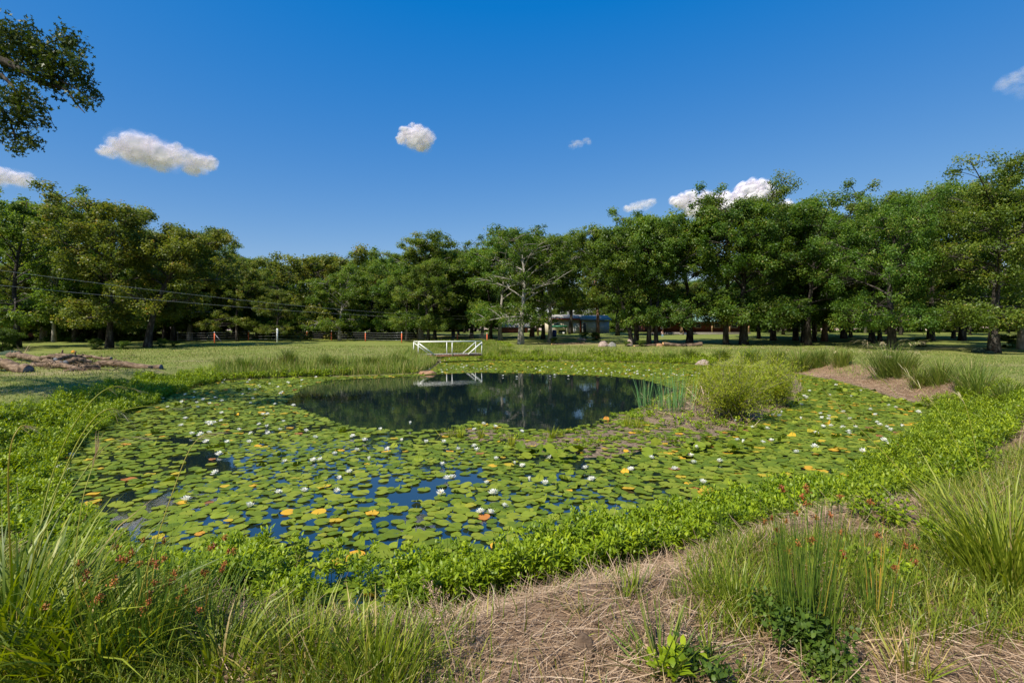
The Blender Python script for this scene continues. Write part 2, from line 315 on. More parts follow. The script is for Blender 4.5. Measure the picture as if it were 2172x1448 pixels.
gy = np.concatenate([-np.geomspace(4, 1800, 30)[::-1], np.linspace(-3.8, 1, 12), np.linspace(1.05, 9, 130), np.geomspace(9.07, 60, 230), np.geomspace(61, 1800, 90)])
GX, GY = np.meshgrid(gx, gy); GZ = height(GX, GY)
Gd = sdist(GX, GY, SHORE)
ny, nx = GX.shape; ii = np.arange(ny*nx).reshape(ny, nx)
me = mkmesh('ground', np.stack([GX, GY, GZ], -1), np.stack([ii[:-1,:-1], ii[:-1,1:], ii[1:,1:], ii[1:,:-1]], -1), smooth=True)
straw = np.maximum((1-sstep(8.5, 11, GY))*sstep(6.5, 3.5, Gd), sstep(7, 9.5, GX)*sstep(3.0, 1.8, Gd)*(GY > 9)*sstep(33, 28, GY))
wet = sstep(0.35, 0.0, Gd)
at = me.attributes.new('straw', 'FLOAT', 'POINT'); at.data.foreach_set('value', straw.ravel().astype(np.float32))
at = me.attributes.new('wet', 'FLOAT', 'POINT'); at.data.foreach_set('value', wet.ravel().astype(np.float32))
bare = np.zeros_like(GX)
for px_, py_, a_, b_, k_ in [(420,766,1.6,0.5,0.9),(800,752,3.0,0.5,0.6),(620,760,4.0,0.5,0.5),(20,795,2.5,0.35,0.8),(330,790,1.5,0.3,0.5),(70,830,2.0,0.4,0.5),(1230,729,4.5,1.6,1.0),(1180,740,2.0,0.5,0.5),(1290,745,4.0,0.8,0.5),(1400,733,5.0,0.7,0.8),(1560,736,5.0,0.9,0.6),(1790,738,3.5,0.8,0.7),(1870,736,2.2,0.6,0.8),(1230,716,5.0,1.2,0.7),(960,712,9.0,1.0,0.8),(1040,716,6,0.8,0.6),(300,722,6,0.8,0.5),(1990,738,5,1.0,0.5),(2100,775,3.5,0.6,0.4),(150,790,3.0,0.9,0.5)]:
    c_ = hit(px_, py_); bare = np.maximum(bare, k_*np.exp(-((GX-c_.x)/a_)**2 - ((GY-c_.y)/(b_*1.6))**2))
bare *= 0.65 + 0.5*wav(GX, GY, 1.7, 3)
at = me.attributes.new('bare', 'FLOAT', 'POINT'); at.data.foreach_set('value', np.clip(bare, 0, 1).ravel().astype(np.float32))
def ground_mat():
    m, t, o = newmat('lawn_straw_and_mud')
    g = t.nodes.new('ShaderNodeNewGeometry')
    def noise(s, d=6, r=0.6):
        n = t.nodes.new('ShaderNodeTexNoise'); n.inputs['Scale'].default_value = s; n.inputs['Detail'].default_value = d; n.inputs['Roughness'].default_value = r
        t.links.new(g.outputs['Position'], n.inputs['Vector']); return n.outputs['Fac']
    def mix(f, a, b):
        x = t.nodes.new('ShaderNodeMix'); x.data_type = 'RGBA'; t.links.new(f, x.inputs[0]); t.links.new(a, x.inputs[6]); t.links.new(b, x.inputs[7]); return x.outputs[2]
    big = noise(0.28, 7, 0.7); mid = noise(2.2, 8, 0.7); fine = noise(26, 6, 0.75); vf = noise(90, 3, 0.7)
    g1 = ramp(t, fine, [(0.3, (0.085,0.120,0.022)), (0.55, (0.185,0.215,0.042)), (0.75, (0.27,0.28,0.080))])
    g2 = ramp(t, fine, [(0.3, (0.16,0.14,0.05)), (0.55, (0.29,0.25,0.10)), (0.8, (0.42,0.35,0.18))])
    def maths(op, a, b):
        x = t.nodes.new('ShaderNodeMath'); x.operation = op; x.use_clamp = True
        for i, v in enumerate((a, b)):
            if isinstance(v, (int, float)): x.inputs[i].default_value = v
            else: t.links.new(v, x.inputs[i])
        return x.outputs[0]
    mixbig = ramp(t, maths('ADD', maths('MULTIPLY', big, 0.6), maths('MULTIPLY', mid, 0.42)), [(0.46, (0,0,0)), (0.68, (0.85,0.85,0.85))])
    sx = t.nodes.new('ShaderNodeSeparateXYZ'); t.links.new(g.outputs['Position'], sx.inputs[0])
    fr = t.nodes.new('ShaderNodeMapRange'); fr.inputs[1].default_value = 46; fr.inputs[2].default_value = 60; fr.inputs[3].default_value = 1; fr.inputs[4].default_value = 0.35
    t.links.new(sx.outputs[1], fr.inputs[0])
    lawn = mix(maths('MULTIPLY', mixbig, fr.outputs[0]), g1, g2)
    ba = t.nodes.new('ShaderNodeAttribute'); ba.attribute_name = 'bare'
    dirt = ramp(t, fine, [(0.3, (0.20,0.13,0.08)), (0.6, (0.42,0.31,0.19)), (0.8, (0.56,0.44,0.30))])
    lawn = mix(maths('MULTIPLY', maths('ADD', ba.outputs['Fac'], maths('MULTIPLY', maths('SUBTRACT', mid, 0.5), ba.outputs['Fac'])), 1.1), lawn, dirt)
    st = ramp(t, vf, [(0.3, (0.05,0.03,0.018)), (0.5, (0.26,0.16,0.092)), (0.72, (0.46,0.32,0.20))])
    st2 = ramp(t, fine, [(0.3, (0.07,0.045,0.028)), (0.55, (0.26,0.165,0.10)), (0.8, (0.44,0.30,0.19))])
    strawc = mix(mid, st, st2)
    a = t.nodes.new('ShaderNodeAttribute'); a.attribute_name = 'straw'
    f1 = maths('MULTIPLY', maths('SUBTRACT', maths('ADD', a.outputs['Fac'], maths('MULTIPLY', mid, 0.7)), 0.55), 2.2)
    c = mix(f1, lawn, strawc)
    mudc = ramp(t, fine, [(0.3, (0.05,0.036,0.022)), (0.48, (0.17,0.12,0.075)), (0.60, (0.34,0.25,0.165)), (0.72, (0.15,0.17,0.03))])
    w = t.nodes.new('ShaderNodeAttribute'); w.attribute_name = 'wet'
    c = mix(w.outputs['Fac'], c, mudc)
    b = principled(t, Roughness=0.9, **{'Specular IOR Level': 0.15}); t.links.new(c, b.inputs['Base Color'])
    bp = t.nodes.new('ShaderNodeBump'); bp.inputs['Strength'].default_value = 0.7; bp.inputs['Distance'].default_value = 0.05
    t.links.new(fine, bp.inputs['Height']); t.links.new(bp.outputs[0], b.inputs['Normal']); t.links.new(b.outputs[0], o.inputs[0]); return m
tag(link('ground', me, ground_mat()), kind='structure')
# water
def water_mat():
    m, t, o = newmat('pond_water')
    g = t.nodes.new('ShaderNodeNewGeometry'); n = t.nodes.new('ShaderNodeTexNoise'); n.inputs['Scale'].default_value = 2.2; n.inputs['Detail'].default_value = 3
    t.links.new(g.outputs['Position'], n.inputs['Vector'])
    bp = t.nodes.new('ShaderNodeBump'); bp.inputs['Strength'].default_value = 0.10; bp.inputs['Distance'].default_value = 0.02
    t.links.new(n.outputs['Fac'], bp.inputs['Height'])
    b = principled(t, Roughness=0.025, IOR=2.6, **{'Base Color': (0.006,0.014,0.016,1), 'Specular IOR Level': 0.5})
    t.links.new(bp.outputs[0], b.inputs['Normal']); t.links.new(b.outputs[0], o.inputs[0]); return m
me = mkmesh('pond', [(-16,3.5,0),(24,3.5,0),(24,54,0),(-16,54,0)], [[0,1,2,3]])
tag(link('pond', me, water_mat()), kind='structure')
# ---------------------------------------------------------------- clouds: real puffs of soft white, far beyond the trees
def cloud_mat():
    m, t, o = newmat('cloud'); lw = t.nodes.new('ShaderNodeLayerWeight'); lw.inputs['Blend'].default_value = 0.5
    inv = t.nodes.new('ShaderNodeMath'); inv.operation = 'SUBTRACT'; inv.inputs[0].default_value = 1.0; t.links.new(lw.outputs['Facing'], inv.inputs[1])
    pw = t.nodes.new('ShaderNodeMath'); pw.operation = 'POWER'; pw.inputs[1].default_value = 3.4; t.links.new(inv.outputs[0], pw.inputs[0])
    g = t.nodes.new('ShaderNodeNewGeometry'); n = t.nodes.new('ShaderNodeTexNoise'); n.inputs['Scale'].default_value = 0.045; n.inputs['Detail'].default_value = 4
    t.links.new(g.outputs['Position'], n.inputs['Vector'])
    mr = t.nodes.new('ShaderNodeMapRange'); mr.inputs[1].default_value = 0.22; mr.inputs[2].default_value = 0.5; t.links.new(n.outputs['Fac'], mr.inputs[0])
    a = t.nodes.new('ShaderNodeAttribute'); a.attribute_name = 'tint'
    m1 = t.nodes.new('ShaderNodeMath'); m1.operation = 'MULTIPLY'; t.links.new(pw.outputs[0], m1.inputs[0]); t.links.new(mr.outputs[0], m1.inputs[1])
    m2 = t.nodes.new('ShaderNodeMath'); m2.operation = 'MULTIPLY'; m2.use_clamp = True; t.links.new(m1.outputs[0], m2.inputs[0]); t.links.new(a.outputs['Fac'], m2.inputs[1])
    d = t.nodes.new('ShaderNodeBsdfDiffuse'); d.inputs[0].default_value = (1.0,0.95,1.0,1); tr = t.nodes.new('ShaderNodeBsdfTranslucent'); tr.inputs[0].default_value = (1.0,0.95,1.0,1)
    mx0 = t.nodes.new('ShaderNodeMixShader'); mx0.inputs[0].default_value = 0.30; t.links.new(d.outputs[0], mx0.inputs[1]); t.links.new(tr.outputs[0], mx0.inputs[2])
    tp = t.nodes.new('ShaderNodeBsdfTransparent'); mx = t.nodes.new('ShaderNodeMixShader')
    t.links.new(m2.outputs[0], mx.inputs[0]); t.links.new(tp.outputs[0], mx.inputs[1]); t.links.new(mx0.outputs[0], mx.inputs[2]); t.links.new(mx.outputs[0], o.inputs[0]); return m
M['cloud'] = cloud_mat()
def icos(sub=2):
    import bmesh
    bm = bmesh.new(); bmesh.ops.create_icosphere(bm, subdivisions=sub, radius=1); bm.verts.ensure_lookup_table()
    V = np.array([v.co[:] for v in bm.verts]); T = np.array([[v.index for v in f.verts] for f in bm.faces]); bm.free(); return V, T
ICO2, ICT2 = icos(2); ICO3, ICT3 = icos(3)
def cloud(puffs, label, dens=0.5, D=620.0, extra=9):
    acc = Acc(); k = D/F
    for px, py, r in puffs:
        for e in range(2 + extra):
            q = r if e == 0 else r*1.28 if e == 1 else r*RG.uniform(0.4, 0.75)
            an = RG.uniform(0, 2*PI); rad = 0 if e < 2 else r*RG.uniform(0.45, 0.95)
            x = px + math.cos(an)*rad; y = py - abs(math.sin(an))*rad*0.75 if RG.random() < 0.7 else py + math.sin(an)*rad*0.6
            c = np.array([(x-CX)*k, D + RG.uniform(-1, 1)*r*k, EYE - (y-HY)*k])
            R = np.linalg.qr(RG.standard_normal((3,3)))[0]
            V = ICO3 @ R.T; V = V*(1 + 0.10*np.sin(V[:, :1]*5 + e) + 0.08*np.sin(V[:, 1:2]*7 + V[:, 2:]*6))
            acc.add(V*q*k*np.array([1.12, 1, 0.85]) + c, None, ICT3, dens*(1.15 if e == 0 else (0.22 if e == 1 else 1.0)))
    o = acc.build('cloud', M['cloud'], smooth=True); tag(o, label, 'cloud', 'clouds in the blue sky')
cloud([(225,322,16),(250,318,24),(275,312,27),(300,318,34),(330,326,32),(358,332,28),(385,338,27),(412,348,24),(440,345,18),(405,362,14),(335,345,24),(290,336,22)], 'largest white puffy cloud floating free at upper left of sky', 0.55)
cloud([(862,290,16),(880,284,20),(898,296,19),(884,306,19),(900,312,13),(852,298,9)], 'small round white cloud alone in the upper middle of the sky', 0.6)
cloud([(8,374,20),(30,378,20),(50,382,14),(-20,378,20)], 'flat white cloud cut off by the left edge above the oaks', 0.5)
cloud([(1332,442,9),(1350,440,12),(1368,436,14),(1382,430,10)], 'thin ragged white cloud just left of the bank behind the oaks', 0.20)
cloud([(1442,432,18),(1465,430,22),(1495,436,24),(1520,428,20),(1545,425,18),(1562,420,15),(1585,405,20),(1600,396,20),(1618,404,18),(1600,420,22),(1640,415,14),(1660,450,24),(1480,452,24),(1540,448,30)], 'bright heaped white cloud rising behind the tall right-hand oaks', 1.0)
cloud([(1800,498,12),(1815,495,14),(1835,492,12),(1850,500,12)], 'white cloud showing through the gap between two right-hand oaks', 0.45)
cloud([(1258,492,9),(1250,494,6)], 'tiny faint white cloud low over the middle of the wood', 0.2)
cloud([(2155,175,22),(2172,160,18),(2180,190,20)], 'faint veil of cloud at the right edge of the sky', 0.07)
cloud([(1215,308,9),(1228,304,10),(1245,300,9)], 'very faint wisp of cloud right of the small round one', 0.06)

# ---------------------------------------------------------------- trees
def bez(p0, p1, p2, n):
    t = np.linspace(0, 1, n)[:, None]; return (1-t)**2*np.array(p0) + 2*t*(1-t)*np.array(p1) + t*t*np.array(p2)
def tree_meshes(seed, H=11.0, R=4.2, cb=0.22, nl=20, sub=5, per=150, leaf=0.145, lean=0.0, tr=0.19, clump=0.66, gap=0.0, top=1.0, side=8, droop=0.42):
    """trunk and limbs as tubes; crown as leaf clumps hung on the limbs"""
    global RG
    keep = RG; RG = np.random.default_rng(seed); rs = RG
    tk = Acc(); cr = Acc()
    n = 9; ts = np.linspace(0, 1, n); ph = rs.uniform(0, 6.28, 2)
    P = np.stack([lean*H*ts**1.3 + 0.035*H*np.sin(ts*5+ph[0])*ts, 0.035*H*np.sin(ts*4.3+ph[1])*ts, ts*H*0.86], 1); P[0, 2] = -0.35
    r = tr*(1 - 0.86*ts**0.9); r[0] *= 1.45; r[1] *= 1.02
    tube(tk, P, r, side, wob=0.05)
    def at(u): k = u*(n-1); i = min(int(k), n-2); f = k-i; return P[i]*(1-f) + P[i+1]*f
    C = []; az = rs.uniform(0, 6.28); sub = sub + 3; nl = int(nl*1.2)
    for k in range(nl):
        u = cb + (0.97-cb)*((k+0.5)/nl)**(1.0 if k > nl//4 else 1.25)
        az += 2.4 + rs.uniform(-0.5, 0.5)
        env = math.sin(PI*min(1, max(0.0, (u-cb*0.5)/(1.06-cb*0.5)))**0.8)**0.6
        ln = R*env*rs.uniform(0.5, 1.12)
        if u > 0.9: ln *= 0.6
        s = at(min(u*0.93, 0.99)); up = (0.15 + 0.80*u)*ln*rs.uniform(0.5, 1.4) - ((droop + 0.25*rs.random())*ln if u < cb+0.2 else 0)
        e = s + np.array([math.cos(az)*ln, math.sin(az)*ln, up]); e[2] = min(max(e[2], 0.155*H if cb > 0.13 else 0), H*rs.uniform(0.90, 1.02)*top)
        mid = (s+e)/2 + np.array([rs.uniform(-.1,.1)*ln, rs.uniform(-.1,.1)*ln, (0.12 + 0.1*rs.random())*ln])
        L = bez(s, mid, e, 6); r0 = tr*(1-0.8*u)*0.34 + 0.015
        tube(tk, L, np.linspace(r0, 0.02, 6), 5, cap=False, wob=0.05)
        C.append((e, clump*rs.uniform(0.6, 1.25)))
        for j in range(sub):
            t = rs.uniform(0.25, 0.95); q = bez(s, mid, e, 20)[int(t*19)]
            l2 = ln*rs.uniform(0.22, 0.5); a2 = az + rs.choice([-1, 1])*rs.uniform(0.4, 1.5)
            e2 = q + np.array([math.cos(a2)*l2, math.sin(a2)*l2, rs.uniform(-0.35, 0.75)*l2]); e2[2] = max(e2[2], 0.145*H if cb > 0.13 else 0)
            if rs.random() < gap: 
                tube(tk, bez(q, (q+e2)/2 + [0,0,0.15], e2, 4), np.linspace(0.03, 0.008, 4), 4, cap=False); continue
            tube(tk, bez(q, (q+e2)/2 + [0,0,0.15], e2, 4), np.linspace(r0*0.45, 0.012, 4), 4, cap=False)
            C.append((e2, clump*rs.uniform(0.45, 1.1)))
    for (c, cr_) in C:
        m = int(per*1.65*(cr_/clump)**2); dv = rs.standard_normal((m, 3)); dv /= np.linalg.norm(dv, axis=1)[:, None]
        # lumpy: leaves sit in sprays near the outside of the clump
        sp = rs.standard_normal((7, 3)); sp /= np.linalg.norm(sp, axis=1)[:, None]
        idx = rs.integers(0, 7, m); dv = dv*0.62 + sp[idx]*0.62
        p = c + dv*cr_*np.array([1, 1, 0.82])*rs.uniform(0.45, 1.05, m)[:, None]
        base = rs.uniform(0.15, 0.7); ti = np.clip(base + rs.normal(0, 0.16, m) + (rs.random(m) < 0.03)*0.4, 0, 1)
        leaves(cr, p, leaf*rs.uniform(0.7, 1.3, m), 0.62, ti, up=0.7, out=dv)
    a, b = tk.mesh('trunk', True), cr.mesh('crown'); RG = keep
    return a, b, H
VAR = {}
VAR['a'] = tree_meshes(11, 12, 4.4, 0.22, 24, 5, 140)
VAR['b'] = tree_meshes(12, 11, 4.0, 0.25, 22, 5, 140)
VAR['c'] = tree_meshes(13, 13, 4.0, 0.20, 26, 5, 130)
VAR['d'] = tree_meshes(14, 10, 4.4, 0.20, 22, 5, 150)
VAR['e'] = tree_meshes(15, 12.5, 3.5, 0.30, 20, 5, 140, gap=0.12)
VAR['lean'] = tree_meshes(16, 10, 4.0, 0.35, 20, 5, 140, lean=0.28, tr=0.24)
VAR['big'] = tree_meshes(17, 14, 5.2, 0.16, 32, 6, 120, tr=0.34, clump=0.85)
VAR['tall'] = tree_meshes(18, 13.5, 3.0, 0.42, 18, 4, 150, tr=0.20, gap=0.15)
VAR['sparse'] = tree_meshes(19, 13, 3.8, 0.18, 26, 6, 75, tr=0.24, clump=0.60, gap=0.22)
VAR['ha'] = tree_meshes(31, 12, 4.3, 0.33, 24, 5, 140, droop=0.12)
VAR['hb'] = tree_meshes(32, 11, 3.9, 0.36, 22, 5, 140, droop=0.10)
VAR['hc'] = tree_meshes(33, 13, 4.2, 0.32, 26, 5, 130, droop=0.15)
VAR['hlean'] = tree_meshes(34, 10, 3.8, 0.40, 20, 5, 140, lean=0.25, droop=0.1)
VAR['slim'] = tree_meshes(20, 9, 2.2, 0.35, 14, 4, 120, tr=0.13, clump=0.7)
VAR['low'] = tree_meshes(21, 7.5, 3.6, 0.12, 20, 5, 150, tr=0.16)
VAR['shrub'] = tree_meshes(22, 3.2, 1.9, 0.05, 16, 4, 110, leaf=0.11, tr=0.05, clump=0.5)
TMAT = {}
def put_tree(x, y, H, v, label=None, group=None, bark='bark', leafm='oak', name='oak_tree', rz=None, wide=1.0, cat='tree'):
    a, b, h0 = VAR[v]; key = (v, bark, leafm)
    r = empty(name, (x, y, hz(x, y) if abs(x) < 400 else 1.9), RG.uniform(0, 2*PI) if rz is None else rz)
    s = H/h0; wide *= 1.08; r.scale = (s*wide, s*wide, s)
    if key not in TMAT:
        ma, mb = a.copy(), b.copy(); ma.materials.clear(); mb.materials.clear(); ma.materials.append(M[bark]); mb.materials.append(M[leafm]); TMAT[key] = (ma, mb)
    ma, mb = TMAT[key]
    o1 = bpy.data.objects.new('trunk' if name != 'shrub' else 'stems', ma); o2 = bpy.data.objects.new('crown' if name != 'shrub' else 'foliage', mb)
    for o in (o1, o2): COL.objects.link(o); o.parent = r
    tag(r, label, cat, group); return r
def tree_px(px, by, ty, v, label, **kw):
    if 1120 < px < 1600 and not (1355 < px < 1480 or px > 1530): v = {'a':'ha','b':'hb','c':'hc','d':'hb','e':'hb','lean':'hlean','big':'hc'}.get(v, v)
    p = hit(px, by); zt = EYE - (ty-HY)/F*p.y*1.08
    return put_tree(p.x, p.y, (zt - p.z), v, label, kw.pop('group', 'front row of oaks behind the lawn'), **kw)
FRONT = [
 # px, base row, top row, kind, label
 (38,737,398,'a','oak with a thick black trunk nearest the left edge of the photo',{}),
 (92,722,412,'e','oak with a pale grey-brown trunk, second in from the left edge',{'bark':'pale_bark'}),
 (160,724,428,'b','oak between the pale trunk at far left and the mottled leaning pair',{}),
 (232,738,420,'a','tall oak with mottled black and white trunk behind the log pile',{'wide':1.1,'leafm':'oak_brown'}),
 (312,737,470,'lean','oak whose trunk leans sharply right, behind the long end log',{'rz':0.1,'leafm':'oak_brown'}),
 (368,724,482,'b','bushy oak just right of the leaning trunk',{}),
 (402,722,492,'d','oak with a short patchy pale trunk left of the wire fence',{'bark':'pale_bark','leafm':'oak_brown'}),
 (455,716,512,'a','oak behind the first orange fence post from the left',{}),
 (510,714,528,'c','rounded oak where the left wood steps down towards the gap',{}),
 (556,712,556,'d','low dark oak left of the white fence post',{}),
 (604,708,572,'b','lowest oak at the dip in the tree line',{}),
 (683,717,545,'low','spreading oak with short grey trunk standing in front of the wire fence',{'leafm':'oak_brown','wide':1.15}),
 (645,710,545,'e','darker oak poking above the spreading fence-side oak',{}),
 (740,710,542,'d','broad oak between the short grey trunk and the slender black one',{}),
 (789,714,538,'e','oak with a slender straight black trunk left of the footbridge',{}),
 (828,712,532,'b','oak partly hidden behind the tall oak over the footbridge',{}),
 (893,721,480,'tall','tallest oak above the left end of the footbridge with pale forked foot',{'bark':'pale_bark','wide':1.25}),
 (922,719,515,'c','dark-trunked oak next to the pale forked trunk at the footbridge',{}),
 (962,712,512,'a','oak straight behind the middle of the footbridge',{}),
 (1000,718,522,'slim','slim oak with a bare broken limb right of the footbridge',{'wide':1.3}),
 (1040,719,515,'e','dark straight oak just left of the red shed',{}),
 (1061,721,505,'b','oak with a pale mossy trunk in front of the red shed',{'bark':'pale_bark'}),
 (1105,730,462,'sparse','half-bare pale oak with whitish trunk and ragged thin top',{'bark':'pale_bark','wide':1.1}),
 (1128,714,492,'d','oak with twisted tan trunk just right of the half-bare pale oak',{'bark':'red_bark'}),
 (1152,719,488,'c','oak with a short black trunk right of the utility pole',{}),
 (1166,727,497,'e','oak with a bluish grey trunk at the edge of the lawn by the sandy strip',{'bark':'pale_bark'}),
 (1210,708,498,'a','oak standing before the cream garage wall',{}),
 (1267,718,512,'tall','golden brown tinged oak with forked tan trunk before the grey barn',{'bark':'red_bark','leafm':'oak_brown','wide':1.2}),
 (1310,712,502,'b','oak behind and right of the golden brown one',{}),
 (1341,731,482,'lean','dark oak leaning left, left stem of the cluster before the porch house',{'rz':2.9,'wide':0.85}),
 (1350,729,470,'e','upright black oak beside the leaning stem of the cluster',{}),
 (1376,731,448,'a','pale-footed oak on the right of the cluster before the porch house',{'wide':0.85}),
 (1392,731,440,'c','dark twin of the pale-footed oak at the lawn edge',{'wide':0.85}),
 (1462,729,442,'e','oak with a stout lichened trunk behind the sawn log',{'wide':1.3}),
 (1540,731,420,'a','oak with twin black trunks half hidden by grass plumes',{}),
 (1578,731,402,'big','broad high-crowned oak rising before the heaped cloud',{'wide':0.9}),
 (1640,722,400,'c','high oak with arching top branch right of the heaped cloud',{}),
 (1688,722,410,'e','narrow-trunked oak in the parkland left of the reddish trunk',{}),
 (1714,732,440,'b','oak with a dark square trunk behind the bank tussocks',{'wide':1.1}),
 (1748,724,452,'tall','oak with a bare reddish brown trunk',{'bark':'red_bark','wide':1.25}),
 (1790,718,462,'d','oak beneath the small gap where white cloud shows through',{}),
 (1850,728,412,'a','oak with crooked black trunk behind the plumed tussock',{}),
 (1892,742,408,'big','wide oak with pale blotched trunk right of the plumed tussock',{'wide':0.85,'bark':'bark'}),
 (1975,722,382,'c','high oak behind the thin straight trunk on the right',{}),
 (2040,722,372,'e','oak just left of the massive grey trunk',{}),
 (2108,748,356,'big','massive oak with thick grey trunk standing out on the lawn at right',{'wide':0.9,'bark':'bark'}),
 (2168,740,362,'a','oak cut by the right edge with pale flaring foot',{'bark':'pale_bark'}),
]
for px, by, ty, v, lab, kw in FRONT: tree_px(px, by, ty, v, lab, **dict(kw))
# the wood behind: trees one can still tell apart
NB = 0
def clear_of_buildings(x, y):
    q = CX + F*x/y; return not (1030 < q < 1600 and y < 112)
for row, (y0, n, h0) in enumerate([(60, 24, 10.5), (72, 26, 11), (86, 28, 11.5), (104, 34, 12), (120, 44, 13), (134, 44, 14), (146, 60, 8)]):
    for k in range(n):
        f = (k + 0.5 + RG.uniform(-0.4, 0.4))/n; px = -160 + f*2500; y = y0*RG.uniform(0.95, 1.07)
        x = (px-CX)/F*y
        if not clear_of_buildings(x, y): continue
        if px > 1560 and row == 1 and k % 2: continue
        v = 'abcdea'[RG.integers(0, 6)]
        if row == 5: v = 'low'
        elif px > 1000 and row < 4: v = ['ha','hb','hc'][RG.integers(0, 3)]
        H = h0*RG.uniform(0.85, 1.12)*(0.93 if 560 < px < 1300 else 1.0)*(1 if row < 5 else 0.95)
        if 540 < px < 700: H *= 0.80
        if px > 1560 or px < 330: H *= 1.08
        if row < 3: lab = 'oak behind the front row, its trunk about %d percent across the photo' % max(0, min(100, round(px/21.72)))
        else: lab = 'oak deep in the far wood, one of the hindmost crowns'
        put_tree(x, y, H, v, lab, 'oaks standing behind the front row' if row < 3 else 'hindmost oaks of the far wood', wide=RG.uniform(0.95, 1.25), bark='pale_bark' if RG.random() < 0.25 else 'bark', leafm='oak_brown' if RG.random() < 0.2 else 'oak')
for k in range(70):                                            # understory
    px = -40 + k*(940/44) if k < 44 else 1040 + (k-44)*45; y = RG.uniform(66, 78) if k < 44 else RG.uniform(112, 124)
    if px < 330: y = RG.uniform(58, 74)
    x = (px-CX)/F*y
    put_tree(x, y, RG.uniform(2.2, 4.4), 'shrub', 'leafy green shrub under the oaks about %d percent across the photo' % max(0, min(100, round(px/21.72))), 'shrubs at the foot of the wood', name='shrub', leafm='understory', wide=1.2, cat='shrub')
for px, by, h in [(205,741,0.9),(262,741,0.7),(345,736,0.8),(370,737,0.6),(20,738,1.6),(5,745,1.8),(1240,718,0.9),(1262,722,1.0),(1330,735,0.5),(1174,728,0.6),(1360,735,0.6),(1412,733,0.5),(2140,738,1.2),(1955,735,0.8)]:
    p = hit(px, by); put_tree(p.x, p.y, h, 'shrub', 'low weedy bush at a tree foot about %.1f percent across the photo' % (px/21.72), 'low bushes at the tree feet', name='shrub', leafm='understory', cat='shrub')

